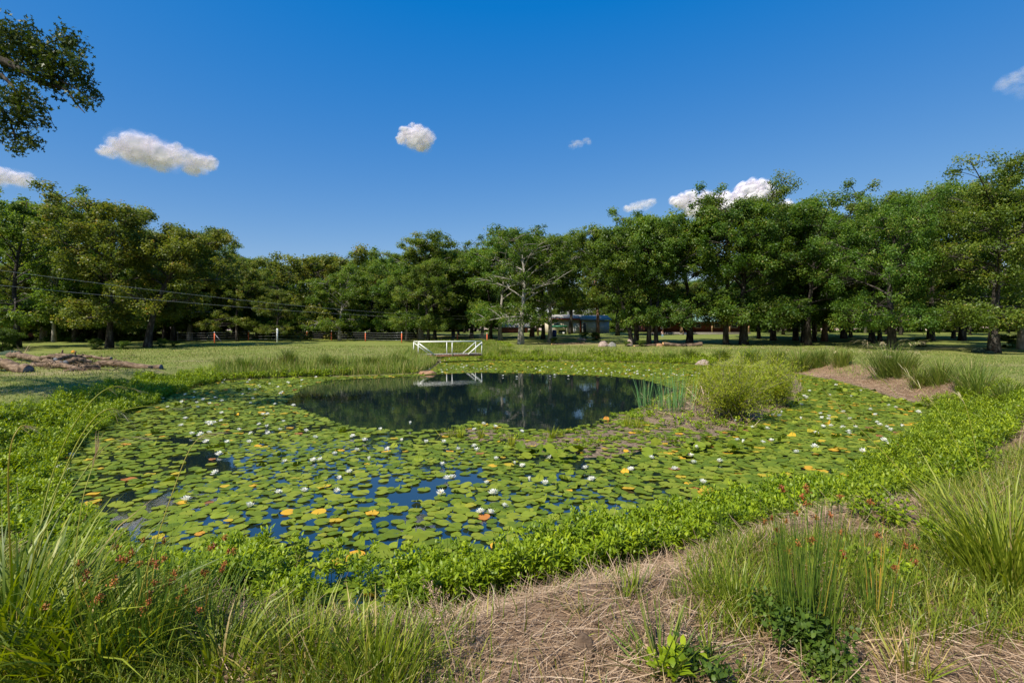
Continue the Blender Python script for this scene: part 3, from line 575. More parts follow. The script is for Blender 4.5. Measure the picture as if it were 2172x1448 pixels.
# the big oak outside the left edge whose limb reaches into the sky and shades the lawn
def near_oak():
    global RG
    keep = RG; RG = np.random.default_rng(5)
    D = 13.0
    def q(px, py, dy=0.0): return np.array([(px-CX)/F*(D+dy), D+dy, EYE - (py-HY)/F*(D+dy)])
    bx, by = -19.0, 13.0; r = empty('overhanging_oak', (0, 0, 0))
    tag(r, 'near oak limb with star-shaped leaves hanging into the upper left sky', 'tree')
    tk = Acc(); cr = Acc(); z0 = hz(bx, by)
    P = bez((bx, by, z0-0.3), (bx+0.3, by, 5), (bx+0.8, by+0.2, 11.5), 9); tube(tk, P, np.linspace(0.42, 0.12, 9), 10, wob=0.04)
    def limb(pts, r0, r1):
        pts = np.array(pts); n = 14; t = np.linspace(0, len(pts)-1, n); Q = np.array([pts[min(int(a), len(pts)-2)]*(1-(a-min(int(a), len(pts)-2))) + pts[min(int(a), len(pts)-2)+1]*(a-min(int(a), len(pts)-2)) for a in t])
        Q[1:-1] += RG.normal(0, 0.02, (n-2, 3)); tube(tk, Q, np.linspace(r0, r1, n), 6, cap=False); return Q
    s = np.array([bx+0.4, by, 7.2]); s2 = np.array([bx+0.6, by, 9.2])
    limb([s2, q(-150,90), q(0,125), q(45,148), q(90,178), q(140,190), q(180,240)], 0.16, 0.010)
    limb([q(90,160), q(120,165), q(150,185), q(185,205), q(205,212)], 0.035, 0.008)
    limb([q(60,150), q(75,168), q(110,175)], 0.03, 0.01)
    limb([s, q(-120,170), q(0,155), q(30,190), q(45,215)], 0.10, 0.012)
    limb([s, q(-100,230), q(0,220), q(12,245), q(28,275), q(40,320)], 0.08, 0.008)
    limb([q(30,190), q(80,205), q(95,215), q(117,272)], 0.02, 0.005); limb([q(15,250), q(60,270)], 0.02, 0.006)
    limb([s2, q(-60,40), q(20,70), q(70,50)], 0.07, 0.008); limb([q(30,135), q(80,100), q(145,75)], 0.04, 0.008)
    limb([q(-5,305), q(18,290)], 0.008, 0.003); limb([q(-5,285), q(10,268)], 0.008, 0.003)
    CL = [(12,66,26),(40,92,24),(62,52,11),(54,72,14),(72,88,15),(100,108,24),(142,82,20),(150,100,22),(152,125,22),(165,140,14),(122,138,26),(60,120,30),(10,115,24),(30,145,18),(92,165,24),(120,182,18),(150,162,22),(180,168,16),(186,192,16),(206,208,9),(166,208,12),(186,222,9),(60,190,15),(68,212,13),(20,205,20),(45,232,20),(60,252,20),(28,255,18),(85,232,14),(96,264,10),(46,288,20),(70,300,12),(74,312,8),(32,312,13),(40,326,6),(-20,70,34),(-20,130,34),(-30,200,34),(-20,260,26),(85,140,20),(38,210,14)]
    for px, py, rr in CL:
        m = int(5.0*rr*rr/10); a = RG.normal(0, 0.55, (m, 3)); dep = RG.uniform(-0.5, 0.5)
        c = q(px, py, dep); p = c + a*np.array([rr, rr*1.3, rr])/83.0
        # leaves come in tufts on twigs
        tuft = p[RG.integers(0, m, m)] + RG.normal(0, 0.045, (m, 3)); p = np.where(RG.random((m, 1)) < 0.75, tuft, p)
        star_leaves(cr, p, RG.uniform(0.075, 0.125, m), np.clip(RG.normal(0.45, 0.22, m), 0, 1))
    # the rest of the crown, outside the picture, which throws the shade on the lawn
    for k in range(60):
        c = np.array([bx, by, 9.6]) + RG.normal(0, 1, 3)*np.array([2.0, 2.6, 1.7])
        if c[0]/c[1] > -1.08: c[0] = -1.1*c[1]
        m = 130; dv = RG.standard_normal((m, 3)); dv /= np.linalg.norm(dv, axis=1)[:, None]
        leaves(cr, c + dv*RG.uniform(0.4, 0.95, m)[:, None]*np.array([1, 1, 0.7]), RG.uniform(0.14, 0.22, m), 0.6, np.clip(RG.normal(0.45, 0.2, m), 0, 1))
        tube(tk, bez(P[5], (P[5]+c)/2 + [0,0,.3], c, 5), np.linspace(0.06, 0.015, 5), 4, cap=False)
    tk.build('trunk', M['bark'], r, True); cr.build('crown', M['oak_near'], r); RG = keep
near_oak()
# ---------------------------------------------------------------- lily pads and lilies
def inpoly(px, py, poly):
    ins = False; n = len(poly)
    for i in range(n):
        ax, ay = poly[i]; bx, by = poly[(i+1) % n]
        if (ay > py) != (by > py) and px < (bx-ax)*(py-ay)/(by-ay) + ax: ins = not ins
    return ins
OPEN = [(640,822),(700,806),(790,802),(895,797),(930,793),(1020,790),(1130,792),(1300,798),(1370,806),(1445,828),(1420,850),(1370,862),(1290,885),(1250,900),(1215,916),(1130,912),(1060,900),(1000,896),(930,912),(830,914),(740,905),(690,890),(650,872),(600,858)]
GAPS = [([(262,882),(330,868),(400,880),(380,902),(300,905)],0.45), ([(165,1085),(250,1050),(340,1035),(400,1055),(330,1090),(330,1130),(240,1130)],0.15), ([(440,1130),(560,1110),(700,1110),(860,1085),(900,1100),(820,1130),(740,1170),(640,1165)],0.40), ([(640,1165),(860,1170),(870,1290),(560,1280)],0.18), ([(380,1120),(520,1140),(560,1240),(420,1200)],0.35)]
def pad_prob(x, y):
    px, py = to_px(x, y)
    if inpoly(px, py, OPEN): return 0.0
    for g, p in GAPS:
        if inpoly(px, py, g): return p
    if py > 1290: return 0.1
    n = wav(x, y, 1.6, 8)
    if px < 1250 and py > 900: return (0.80 if px < 1000 else 0.9) if n > -0.25 else 0.10      # blue water shows through here
    if px < 760 and py > 820: return 0.9 if n > -0.35 else 0.4
    return 1.0
PADS = []; grid = {}
cell = 0.27
xs0, xs1 = min(p[0] for p in SHORE), max(p[0] for p in SHORE); ys0, ys1 = min(p[1] for p in SHORE), max(p[1] for p in SHORE)
cand = RG.uniform(0, 1, (260000, 3)); cxs = xs0 + cand[:,0]*(xs1-xs0); cys = ys0 + cand[:,1]*(ys1-ys0)
cd = sdist(cxs, cys, SHORE); ci = sdist(cxs, cys, ISLE); cm = sdist(cxs, cys, MUD)
rnd = RG.random((260000, 3))
for i in range(260000):
    if cd[i] > -0.05 or ci[i] < 0.05: continue
    x, y = cxs[i], cys[i]
    if cm[i] < 0:
        if rnd[i,0] > 0.24: continue
        r = 0.045 + 0.05*rnd[i,1]
    else:
        if rnd[i,0] > pad_prob(x, y): continue
        r = (0.052 + 0.068*rnd[i,1]**0.9)*(1.0 if y < 12 else 1.12)
        if x > 3.5 and y < 20: r *= 1.03
    kx, ky = int(x/cell), int(y/cell); ok = True
    k = 0.50 if (x > 2.6) else 0.66
    for a in (-1, 0, 1):
        for b in (-1, 0, 1):
            for (qx, qy, qr) in grid.get((kx+a, ky+b), ()):
                if (qx-x)**2 + (qy-y)**2 < (k*(qr+r))**2: ok = False; break
            if not ok: break
        if not ok: break
    if ok: grid.setdefault((kx, ky), []).append((x, y, r)); PADS.append((x, y, r))
NP_ = 16
def pad_shape(seed, wave=0.02, fold=0.0, lift=0.0):
    rs = np.random.default_rng(seed); a0 = 0.10; an = np.linspace(a0, 2*PI-a0, NP_)
    rr = 1 + 0.05*np.sin(an*2 + rs.uniform(0,6)) + 0.025*rs.standard_normal(NP_)
    outer = np.stack([np.cos(an)*rr, np.sin(an)*rr, wave*np.sin(an*rs.integers(2,5) + rs.uniform(0,6)) + 0.012*rs.standard_normal(NP_) + lift*0.2], 1)
    inner = outer*0.55; inner[:, 2] = outer[:, 2]*0.35
    V = np.vstack([[[0.05, 0, 0]], inner, outer])
    if fold:
        f = V[:, 0] > (0.45 - fold*0.2); V[f, 2] += (V[f, 0]-0.25)*1.1*fold; V[f, 0] = 0.25 + (V[f, 0]-0.25)*(1-0.55*fold)
    T = [[0, 1+i, 2+i] for i in range(NP_-1)]; Q = [[1+i, 1+NP_+i, 2+NP_+i, 2+i] for i in range(NP_-1)]
    return V, np.array(Q), np.array(T)
SHP = [pad_shape(s, 0.03 + 0.02*(s % 3)) for s in range(12)] + [pad_shape(50+s, 0.10, fold=0.7 + 0.3*s) for s in range(3)]
PADS.sort(key=lambda p: (p[2]/p[1]), reverse=True)
def visible(x, y):
    px, py = to_px(x, y); return -20 < px < 2190
near_pads = [p for p in PADS if visible(p[0], p[1])][:300]; ns = set(near_pads); rest = [p for p in PADS if p not in ns]
def pad_tint():
    u = RG.random()
    return RG.uniform(0.05, 0.76) if u < 0.955 else (RG.uniform(0.78, 0.9) if u < 0.992 else RG.uniform(0.9, 1.0))
PADMESH = {}
def pad_mesh(si, kind):
    if (si, kind) not in PADMESH:
        V, Q, T = SHP[si]; tint = {'g0': 0.15, 'g1': 0.4, 'g2': 0.62, 'g3': 0.75, 'y': 0.86, 'b': 0.96}[kind]
        tt = np.full(len(V), tint)
        if kind in ('y',): tt = np.clip(0.70 + 0.2*np.linalg.norm(V[:, :2], axis=1) + 0.03*np.sin(V[:,0]*9), 0, 0.92)
        if kind == 'g3': tt = np.clip(0.5 + 0.3*np.clip(np.linalg.norm(V[:, :2], axis=1)-0.3, 0, 1), 0, 0.79)
        PADMESH[(si, kind)] = mkmesh('lily_pad', V, Q, T, tt); PADMESH[(si, kind)].materials.append(M['pad'])
    return PADMESH[(si, kind)]
kinds = ['g0','g1','g1','g2','g2','g3']
lab_used = {}
def pct(x, y, z=0.0):
    px, py = to_px(x, y, z); return px/21.72, py/14.48
for i, (x, y, r) in enumerate(near_pads):
    u = RG.random(); si = int(RG.integers(0, 12)); kd = kinds[RG.integers(0, 6)]
    if u > 0.972: kd = 'y'
    if RG.random() < 0.07: si = 12 + int(RG.integers(0, 3))
    o = bpy.data.objects.new('lily_pad', pad_mesh(si, kd)); COL.objects.link(o)
    o.location = (x, y, 0.010 + RG.uniform(0, 0.018)); o.rotation_euler = (RG.normal(0, 0.06), RG.normal(0, 0.06), RG.uniform(0, 2*PI)); o.scale = (r, r, r)
    look = {'g0':'dark green','g1':'mid green','g2':'light green','g3':'yellow-edged green','y':'yellowing','b':'brown'}[kd] + (' curled' if si > 11 else ' flat')
    a, b = pct(x, y)
    tag(o, '%s lily pad, %.1f percent across and %.1f percent down the photo' % (look, a, b), 'lily pad', 'lily pads nearest the camera')
acc = Acc()
for x, y, r in rest:
    V, Q, T = SHP[int(RG.integers(0, 12)) if RG.random() > 0.04 else 12 + int(RG.integers(0, 3))]
    a = RG.uniform(0, 2*PI); c, s = math.cos(a), math.sin(a); tx, ty = RG.normal(0, 0.05, 2)
    v = V*r; v = np.stack([v[:,0]*c - v[:,1]*s, v[:,0]*s + v[:,1]*c, v[:,2] + 0.010 + RG.uniform(0, 0.018)], 1); v[:, 2] += tx*v[:, 0] + ty*v[:, 1]
    g = max(0.0, hz(x, y)) if sdist(np.array([x]), np.array([y]), MUD)[0] < 0.2 else 0.0
    acc.add(v + np.array([x, y, g]), Q, T, pad_tint())
tag(acc.build('lily_pads', M['pad']), 'thousands of green and yellowing lily pads covering the far and middle pond', 'lily pads', None, 'stuff')
# raised, overlapping pads round the mud flat, each held up on its stalk
acc = Acc()
for k in range(120):
    px, py = (RG.normal(1490, 60), RG.normal(955, 9)) if k < 38 else ((RG.normal(1170, 40), RG.normal(966, 7)) if k < 62 else ((RG.uniform(1700, 2010), 0) if k < 120 else (0, 0)))
    if py == 0: py = 812 + (px-1700)*0.19 + RG.uniform(0, 12)
    x, y = wp(px, py); r = RG.uniform(0.08, 0.13); V, Q, T = SHP[int(RG.integers(0, 15))]
    R = np.array(Matrix.Rotation(RG.uniform(0, 6.28), 3, 'Z') @ Matrix.Rotation(RG.normal(0, 0.5), 3, 'X')); h = RG.uniform(0.04, 0.13)
    acc.add((V*r) @ R.T + np.array([x, y, h]), Q, T, RG.uniform(0.05, 0.75)); tube(acc, [(x, y, -0.05), (x, y, h)], 0.004, 3, cap=False)
tag(acc.build('raised_lily_pads', M['pad']), 'lily pads standing above the water round the mud flat and right bank', 'lily pads', None, 'stuff')

def lily_parts(seed, openness=1.0):
    global RG
    keep = RG; RG = np.random.default_rng(seed); pe = Acc(); st = Acc()
    for ring, (m, el, L) in enumerate([(8, 0.22, 0.068), (8, 0.60, 0.062), (7, 0.98, 0.052), (5, 1.25, 0.040)]):
        el = el + (1-openness)*(1.35-el)
        az = np.arange(m)*2*PI/m + ring*0.4 + RG.normal(0, 0.08, m)
        b = np.stack([np.cos(az)*0.008, np.sin(az)*0.008, np.full(m, 0.002+0.003*ring)], 1)
        strips(pe, b, az, el + RG.normal(0, 0.08, m), L*RG.uniform(0.9, 1.1, m), -0.30, 0.022, [0.35, 0.95, 1.0, 0.62, 0.05], RG.uniform(0.2, 1, m))
    strips(st, np.zeros((26, 3)) + [0, 0, 0.008], RG.uniform(0, 6.28, 26), RG.uniform(0.9, 1.5, 26), 0.026, -0.3, 0.004, [1, 1, 0.8], 0.5)
    p, s = pe.mesh('petals'), st.mesh('stamens'); p.materials.append(M['petal']); s.materials.append(M['stamen']); RG = keep
    return p, s
LV = [lily_parts(k, [1.0, 0.9, 0.65, 1.0, 0.45, 0.8][k]) for k in range(6)]; LBUD = lily_parts(30, 0.12)
FL = [(648,917),(668,931),(748,927),(773,936),(807,913),(822,954),(903,941),(853,938),(941,941),(1025,901),(1006,912),(1050,909),(1106,916),(1006,949),(1011,958),(972,954),(1051,978),(1108,991),(938,988),(948,1018),(960,1016),(1032,1030),(1046,1051),(1070,1076),(1019,1093),(1041,1094),(935,1052),(714,1045),(644,1043),(590,1047),(719,1017),(741,1004),(679,978),(664,978),(604,981),(709,964),(756,959),(594,914),(568,920),(566,906),(1157,1031),(456,1007),(464,965),(528,939),(481,940),(437,940),(425,923),(443,921),(406,923),(532,921),(506,914),(446,897),(454,898),(469,895),(557,880),(567,879),(470,878),(419,864),(417,856),(444,857),(384,853),(470,851),(531,856),(536,846),(456,844),(541,828),(515,837),(525,811),(529,806),(572,815),(550,818),(475,807),(396,818),(367,824),(336,839),(232,888),(152,970),(119,998),(137,1002),(394,1066),(528,1078),(1164,974),(1242,996),(1338,999),(1255,1021),(1381,974),(1465,971),(1471,985),(1431,997),(1527,980),(1491,1029),(1564,935),(1618,939),(1636,936),(1690,962),(1595,909),(1627,910),(1638,883),(1654,883),(1700,859),(1639,861),(1717,830),(1730,923),(1829,959),(1887,944),(1943,921),(1890,916),(1861,897),(1757,890),(1744,890),(1747,907),(1763,904),(1802,923),(1731,922),(1711,843),(1846,870),(1858,881),(1886,860),(1900,866),(1807,841),(1826,829),(1948,875),(1981,885),(1987,903),(1728,951),(1773,817),(640,806),(610,812),(590,822),(700,797),(742,795),(670,800),
 (922,765),(934,768),(943,764),(953,761),(966,760),(947,772),(962,777),(980,772),(990,776),(936,784),(948,785),(957,781),(968,783),(978,779),(984,778),(982,780),(1004,781),(1012,783),(1020,783),(1028,779),(1033,782),(1042,778),(1033,776),(1052,784),(911,782),(922,790),(938,789),(1120,779),(1136,782),(1161,779),(1156,776),(1176,780),(1190,783),(1212,779),(1221,784),(1228,788),(1238,782),(1245,786),(1263,789),(1240,791),(1286,793),(1297,795),(1305,788),(1314,791),(1329,786),(1327,793),(1335,798),(1346,791),(1352,788),(1352,793),(1365,797),(1377,785),(1382,795),(1402,785),(1408,793),(1418,799),(1430,794),(1468,797),(1475,790),(1483,793),(1450,790),(1390,792)]
FL += [(float(a_), float(b_)) for a_, b_ in zip(RG.uniform(340, 640, 26), RG.uniform(806, 905, 26))] + [(float(a_), 832 + float(c_)*(a_-1700)*0.9/2 + float(c_)*60) for a_, c_ in zip(RG.uniform(1705, 1960, 22), RG.uniform(0, 1, 22))] + [(float(a_), float(b_)) for a_, b_ in zip(RG.uniform(1040, 1470, 26), RG.uniform(774, 800, 26))]
BUDS = [(1124,1030),(825,962),(1093,992),(1560,900),(1699,895),(1480,960),(1575,946),(870,905),(1657,880),(783,985)]
FL = sorted(FL, key=lambda p: -p[1])
for i, (px, py) in enumerate(FL + BUDS):
    bud = i >= len(FL); x, y = wp(px, py + 1.5); h = RG.uniform(0.02, 0.05) + (0.05 if bud else 0)
    a, b = LBUD if bud else LV[int(RG.integers(0, 6))]
    r = empty('water_lily', (x, y, h), RG.uniform(0, 6.28)); s = RG.uniform(0.85, 1.15) if y < 20 else RG.uniform(0.75, 1.2)
    s *= 1.08; r.scale = (s, s, s); r.rotation_euler = (RG.normal(0, 0.2), RG.normal(0, 0.2), RG.uniform(0, 6.28))
    tag(r, ('closed white lily bud, %.1f percent across and %.1f percent down the photo' if bud else 'open white lily bloom, %.1f percent across and %.1f percent down the photo') % (px/21.72, py/14.48), 'water lily', 'white water lilies on the pond')
    for nm, mm in (('petals', a), ('stamens', b)):
        o = bpy.data.objects.new(nm, mm); COL.objects.link(o); o.parent = r

# ---------------------------------------------------------------- leafy weeds at the waterside (mass planting)
def scatter(n, x0, x1, y0, y1, cond):
    out = []
    x = RG.uniform(x0, x1, n*6); y = RG.uniform(y0, y1, n*6); k = cond(x, y); x, y = x[k][:n], y[k][:n]
    return x, y
def scatter2(n, x0, x1, y0, y1, cond):
    xs, ys, tot = [], [], 0
    for _ in range(40):
        x = RG.uniform(x0, x1, 60000); y = RG.uniform(y0, y1, 60000); k = cond(x, y); xs.append(x[k]); ys.append(y[k]); tot += k.sum()
        if tot >= n: break
    return np.concatenate(xs)[:n], np.concatenate(ys)[:n]
def leafy(acc, sacc, x, y, z, h, nl, L, wr=0.26, spread=0.10):
    n = len(x); h = h*RG.uniform(0.5, 1.2, n)*(1 + 0.2*wav(x, y, 1.9, 7))*(1 - 0.45*sstep(-2.6, -3.8, x)*(y < 8.2)); lean = RG.uniform(0, 2*PI, n)
    strips(sacc, np.stack([x, y, z], 1), lean, 1.5, h, 0.35, 0.007, [1, 0.9, 0.6], RG.uniform(0, 1, n))
    strips(sacc, np.stack([x, y, z], 1), lean + PI/2, 1.5, h, 0.35, 0.007, [1, 0.9, 0.6], RG.uniform(0, 1, n))
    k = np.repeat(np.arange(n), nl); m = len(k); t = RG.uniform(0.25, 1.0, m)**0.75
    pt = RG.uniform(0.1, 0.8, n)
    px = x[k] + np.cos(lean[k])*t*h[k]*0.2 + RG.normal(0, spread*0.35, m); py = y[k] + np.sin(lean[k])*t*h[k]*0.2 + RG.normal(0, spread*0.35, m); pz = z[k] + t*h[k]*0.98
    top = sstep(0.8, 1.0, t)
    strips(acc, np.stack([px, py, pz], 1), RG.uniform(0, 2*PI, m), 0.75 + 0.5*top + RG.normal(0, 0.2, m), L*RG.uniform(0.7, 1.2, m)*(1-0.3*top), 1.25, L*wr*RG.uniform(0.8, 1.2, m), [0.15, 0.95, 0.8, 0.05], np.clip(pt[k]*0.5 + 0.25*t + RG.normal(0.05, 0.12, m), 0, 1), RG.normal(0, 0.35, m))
def pxy(x, y): return CX + F*x/y, HY + F*(EYE - 0.1)/y
def weed_bed(name, label, n, box_, cond, h, nl, L, **kw):
    x, y = scatter2(n, *box_, cond); z = np.maximum(height(x, y), -0.05) if len(x) else x
    a, s = Acc(), Acc(); leafy(a, s, x, y, z, h, nl, L, **kw)
    a.Q += [q + a.n for q in s.Q]; a.V += s.V; a.t += [np.full(len(t), 0.02) for t in s.t]; a.n += s.n
    tag(a.build(name, M['weed']), label, 'waterside weeds', None, 'stuff')
def cond_near(x, y):
    d = sdist(x, y, SHORE) + 0.12*wav(x, y, 2.3, 1); px, py = pxy(x, y)
    n = wav(x, y, 2.4, 3); thin = (px > 640) & (px < 830); lf = sstep(470, 380, px)
    return (y < 8.2) & (x > -7.5) & (x < 4.6) & (d > -0.66 + 0.22*n + 0.55*lf) & (d < 0.20 + 0.14*n + 0.75*lf) & ~(thin & (RG.random(x.shape) < 0.82)) & ~((lf > 0.5) & (RG.random(x.shape) < 0.45))
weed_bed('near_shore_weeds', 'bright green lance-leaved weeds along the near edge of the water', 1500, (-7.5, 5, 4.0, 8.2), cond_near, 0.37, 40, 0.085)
def cond_right(x, y):
    px, py = pxy(x, y); d = sdist(x, y, SHORE); n = wav(x, y, 1.8, 4)
    return (x > 3.6) & (y < 17.0) & (d > -0.5 + 0.2*n) & (d < 1.3 + 0.35*n + 0.6*sstep(8, 12, y)) & (px < 2200) & (px > 1720)
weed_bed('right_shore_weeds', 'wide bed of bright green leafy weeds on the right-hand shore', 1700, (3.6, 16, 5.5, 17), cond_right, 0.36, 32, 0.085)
def cond_left(x, y):
    px, py = pxy(x, y); d = sdist(x, y, SHORE); n = wav(x, y, 1.5, 5)
    return (x < -6.0) & (y > 7.8) & (d > -0.35 + 0.2*n) & (d < 1.35 + 0.35*n) & (px > -40) & (px < 470)
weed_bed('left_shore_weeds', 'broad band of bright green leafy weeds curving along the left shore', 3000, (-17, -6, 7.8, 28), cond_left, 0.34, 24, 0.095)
def cond_far(x, y):
    px, py = pxy(x, y); d = sdist(x, y, SHORE); n = wav(x, y, 0.9, 6)
    a = (px > 440) & (px < 880) & (d > -0.15 + 0.1*n) & (d < 0.7 + 0.4*n) & ((px < 650) | (n > 0.2))
    b = (px > 1015) & (px < 1520) & (d > -0.2 + 0.1*n) & (d < 1.7 + 0.6*n)
    c = (px > 880) & (px < 1120) & (y > 45) & (d > 0.1) & (d < 3.2)
    return (y > 24) & (a | b | c)
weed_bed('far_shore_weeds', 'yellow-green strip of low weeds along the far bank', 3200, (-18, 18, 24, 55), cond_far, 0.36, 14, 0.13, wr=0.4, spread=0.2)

# ---------------------------------------------------------------- grass
def blades_xy(acc, x, y, L, w, lean=0.35, tint=(0.0, 0.75), dry=0.05, droop=(0.2, 1.1), z=None):
    n = len(x); z = height(x, y) if z is None else z
    t = RG.uniform(*tint, n); t = np.where(RG.random(n) < dry, RG.uniform(0.88, 1.0, n), t)
    strips(acc, np.stack([x, y, z - 0.01], 1), RG.uniform(0, 2*PI, n), PI/2 - np.abs(RG.normal(0, lean, n)), L*RG.uniform(0.5, 1.2, n), RG.uniform(*droop, n), w*RG.uniform(0.7, 1.3, n), [0.9, 1.0, 0.75, 0.05], t, RG.normal(0, 0.5, n))
acc = Acc()                                         # mown lawn
x, y = scatter(60000, -34, 34, 10, 50, lambda x, y: (sdist(x, y, SHORE) > 0.7) & (np.abs(x) < y*1.05) & (RG.random(x.shape) < (14/np.maximum(y, 14))**1.0*np.clip(0.75 + 0.6*wav(x, y, 0.7, 5), 0.1, 1)))
blades_xy(acc, x, y, 0.06 + 0.0012*y, 0.010 + 0.0006*y, 0.6, dry=0.12)
tag(acc.build('lawn_grass', M['lawn']), 'short mown grass of the lawn round the pond', 'grass', None, 'stuff')
acc = Acc()                                         # rank grass on the banks
def cond_bank(x, y):
    px, py = pxy(x, y); d = sdist(x, y, SHORE)
    return (y > 22) & (d > 0.1) & (d < 2.3) & (((px > 455) & (px < 925)) | ((px > 1010) & (px < 1470) & (RG.random(x.shape) < 0.25))) | ((y > 44) & (px > 850) & (px < 1150) & (d > 0) & (d < 2.4))
x, y = scatter2(34000, -18, 16, 22, 54, cond_bank); blades_xy(acc, x, y, 0.62, 0.020, 0.25, tint=(0.2, 0.85), dry=0.22, droop=(0.1, 0.7))
x, y = scatter(3000, 6, 22, 12, 30, lambda x, y: (sdist(x, y, SHORE) > 1.0) & (sdist(x, y, SHORE) < 3.2) & (wav(x, y, 1.4, 2) > 0.1)); blades_xy(acc, x, y, 0.22, 0.016, 0.4, tint=(0.2, 0.85), dry=0.3)
tag(acc.build('bank_grass', M['tussock']), 'rank olive grass along the top of the banks', 'grass', None, 'stuff')
def near_ground(x, y): return (sdist(x, y, SHORE) > 0.15) & (y > 1.2) & (np.abs(x) < y*1.35 + 1.6)
acc = Acc()                                         # thatch of dead stems on the near bank
x, y = scatter2(66000, -9, 14, 1.3, 9.5, lambda x, y: near_ground(x, y) & (sdist(x, y, SHORE) < 5.0) & (wav(x, y, 2.6, 11) > -0.75 + 0.5*RG.random(x.shape)) & (RG.random(x.shape) < np.clip(3.2/y, 0, 1)))
sw = 0.6*wav(x, y, 1.3, 1)*PI; n = len(x)
strips(acc, np.stack([x, y, height(x, y) + RG.uniform(0.0, 0.045, n)], 1), sw + RG.normal(0, 0.75, n) + PI*(RG.random(n) < 0.5), RG.normal(0.06, 0.16, n), RG.uniform(0.06, 0.32, n), RG.normal(0.05, 0.35, n), RG.uniform(0.0015, 0.0045, n), [1, 1, 0.9, 0.5], np.clip(RG.beta(2, 2, n), 0, 1), RG.normal(0, 0.4, n))
x, y = scatter(9000, 6, 17, 9, 28, lambda x, y: (sdist(x, y, SHORE) > -0.05) & (sdist(x, y, SHORE) < 2.6)); n = len(x)
strips(acc, np.stack([x, y, height(x, y) + RG.uniform(0.0, 0.05, n)], 1), RG.uniform(0, 6.28, n), RG.normal(0.08, 0.2, n), RG.uniform(0.12, 0.45, n), RG.normal(0.1, 0.4, n), RG.uniform(0.005, 0.010, n), [1, 1, 0.9, 0.5], np.clip(RG.beta(2.5, 2, n), 0, 1), RG.normal(0, 0.4, n))
x, y = scatter(2500, 4, 12, 12, 24, lambda x, y: (sdist(x, y, ISLE) < 0.3)); n = len(x)
strips(acc, np.stack([x, y, np.maximum(0, height(x, y)) + RG.uniform(0.0, 0.12, n)], 1), RG.uniform(0, 6.28, n), RG.normal(0.15, 0.3, n), RG.uniform(0.12, 0.5, n), RG.normal(0.1, 0.4, n), RG.uniform(0.005, 0.010, n), [1, 1, 0.9, 0.5], np.clip(RG.beta(2.0, 2, n), 0, 1), RG.normal(0, 0.4, n))
x, y = scatter2(1500, -6, 9, 1.3, 8.0, lambda x, y: near_ground(x, y) & (wav(x, y, 2.1, 4) > -0.1)); n = len(x)
leaves(acc, np.stack([x, y, height(x, y) + RG.uniform(0.01, 0.05, n)], 1), RG.uniform(0.015, 0.05, n), 0.55, RG.uniform(0.0, 0.6, n), up=1.6)
x, y = scatter2(260, -7, 5, 4.0, 8.2, cond_near); n = len(x)
strips(acc, np.stack([x, y, np.maximum(height(x, y), -0.02)], 1), RG.uniform(0, 6.28, n), RG.uniform(0.9, 1.5, n), RG.uniform(0.2, 0.5, n), RG.uniform(0, 0.6, n), 0.004, [1, 1, 0.8, 0.4], RG.uniform(0, 0.7, n))
tag(acc.build('dead_straw', M['straw']), 'tangled dead straw lying on the near and right banks', 'straw', None, 'stuff')
# low green grass over the near bank, thick at left and lower right
def dens(x, y):
    px = CX + F*x/y; py = HY + F*1.7/y
    a = np.clip((520 - px)/260, 0, 1)*(py > 1120)
    b = 0.75*np.exp(-((px-760)/190)**2)*sstep(1280, 1360, py)
    c = np.clip((px-1430)/160, 0, 1)*sstep(1130, 1190, py)*sstep(1400, 1330, py)*(1.5 + 0.6*wav(x, y, 3.0, 2))
    e = 0.9*(px > 1950)*(py > 950)*(py < 1380)
    return np.maximum.reduce([a, b, c, e, 0.03 + 0*x])
acc = Acc()
x, y = scatter2(74000, -9, 12, 1.3, 7.5, lambda x, y: near_ground(x, y) & (RG.random(x.shape) < dens(x, y)*np.clip(2.6/y, 0.15, 1)))
px = CX + F*x/y; L = np.where(px < 620, 0.26, np.where(px < 1200, 0.22, 0.20)); blades_xy(acc, x, y, L, 0.0055, 0.40, tint=(0.1, 0.9), dry=0.10, droop=(0.2, 1.5))
tag(acc.build('bank_meadow_grass', M['grass']), 'loose green grass growing over the near bank', 'grass', None, 'stuff')

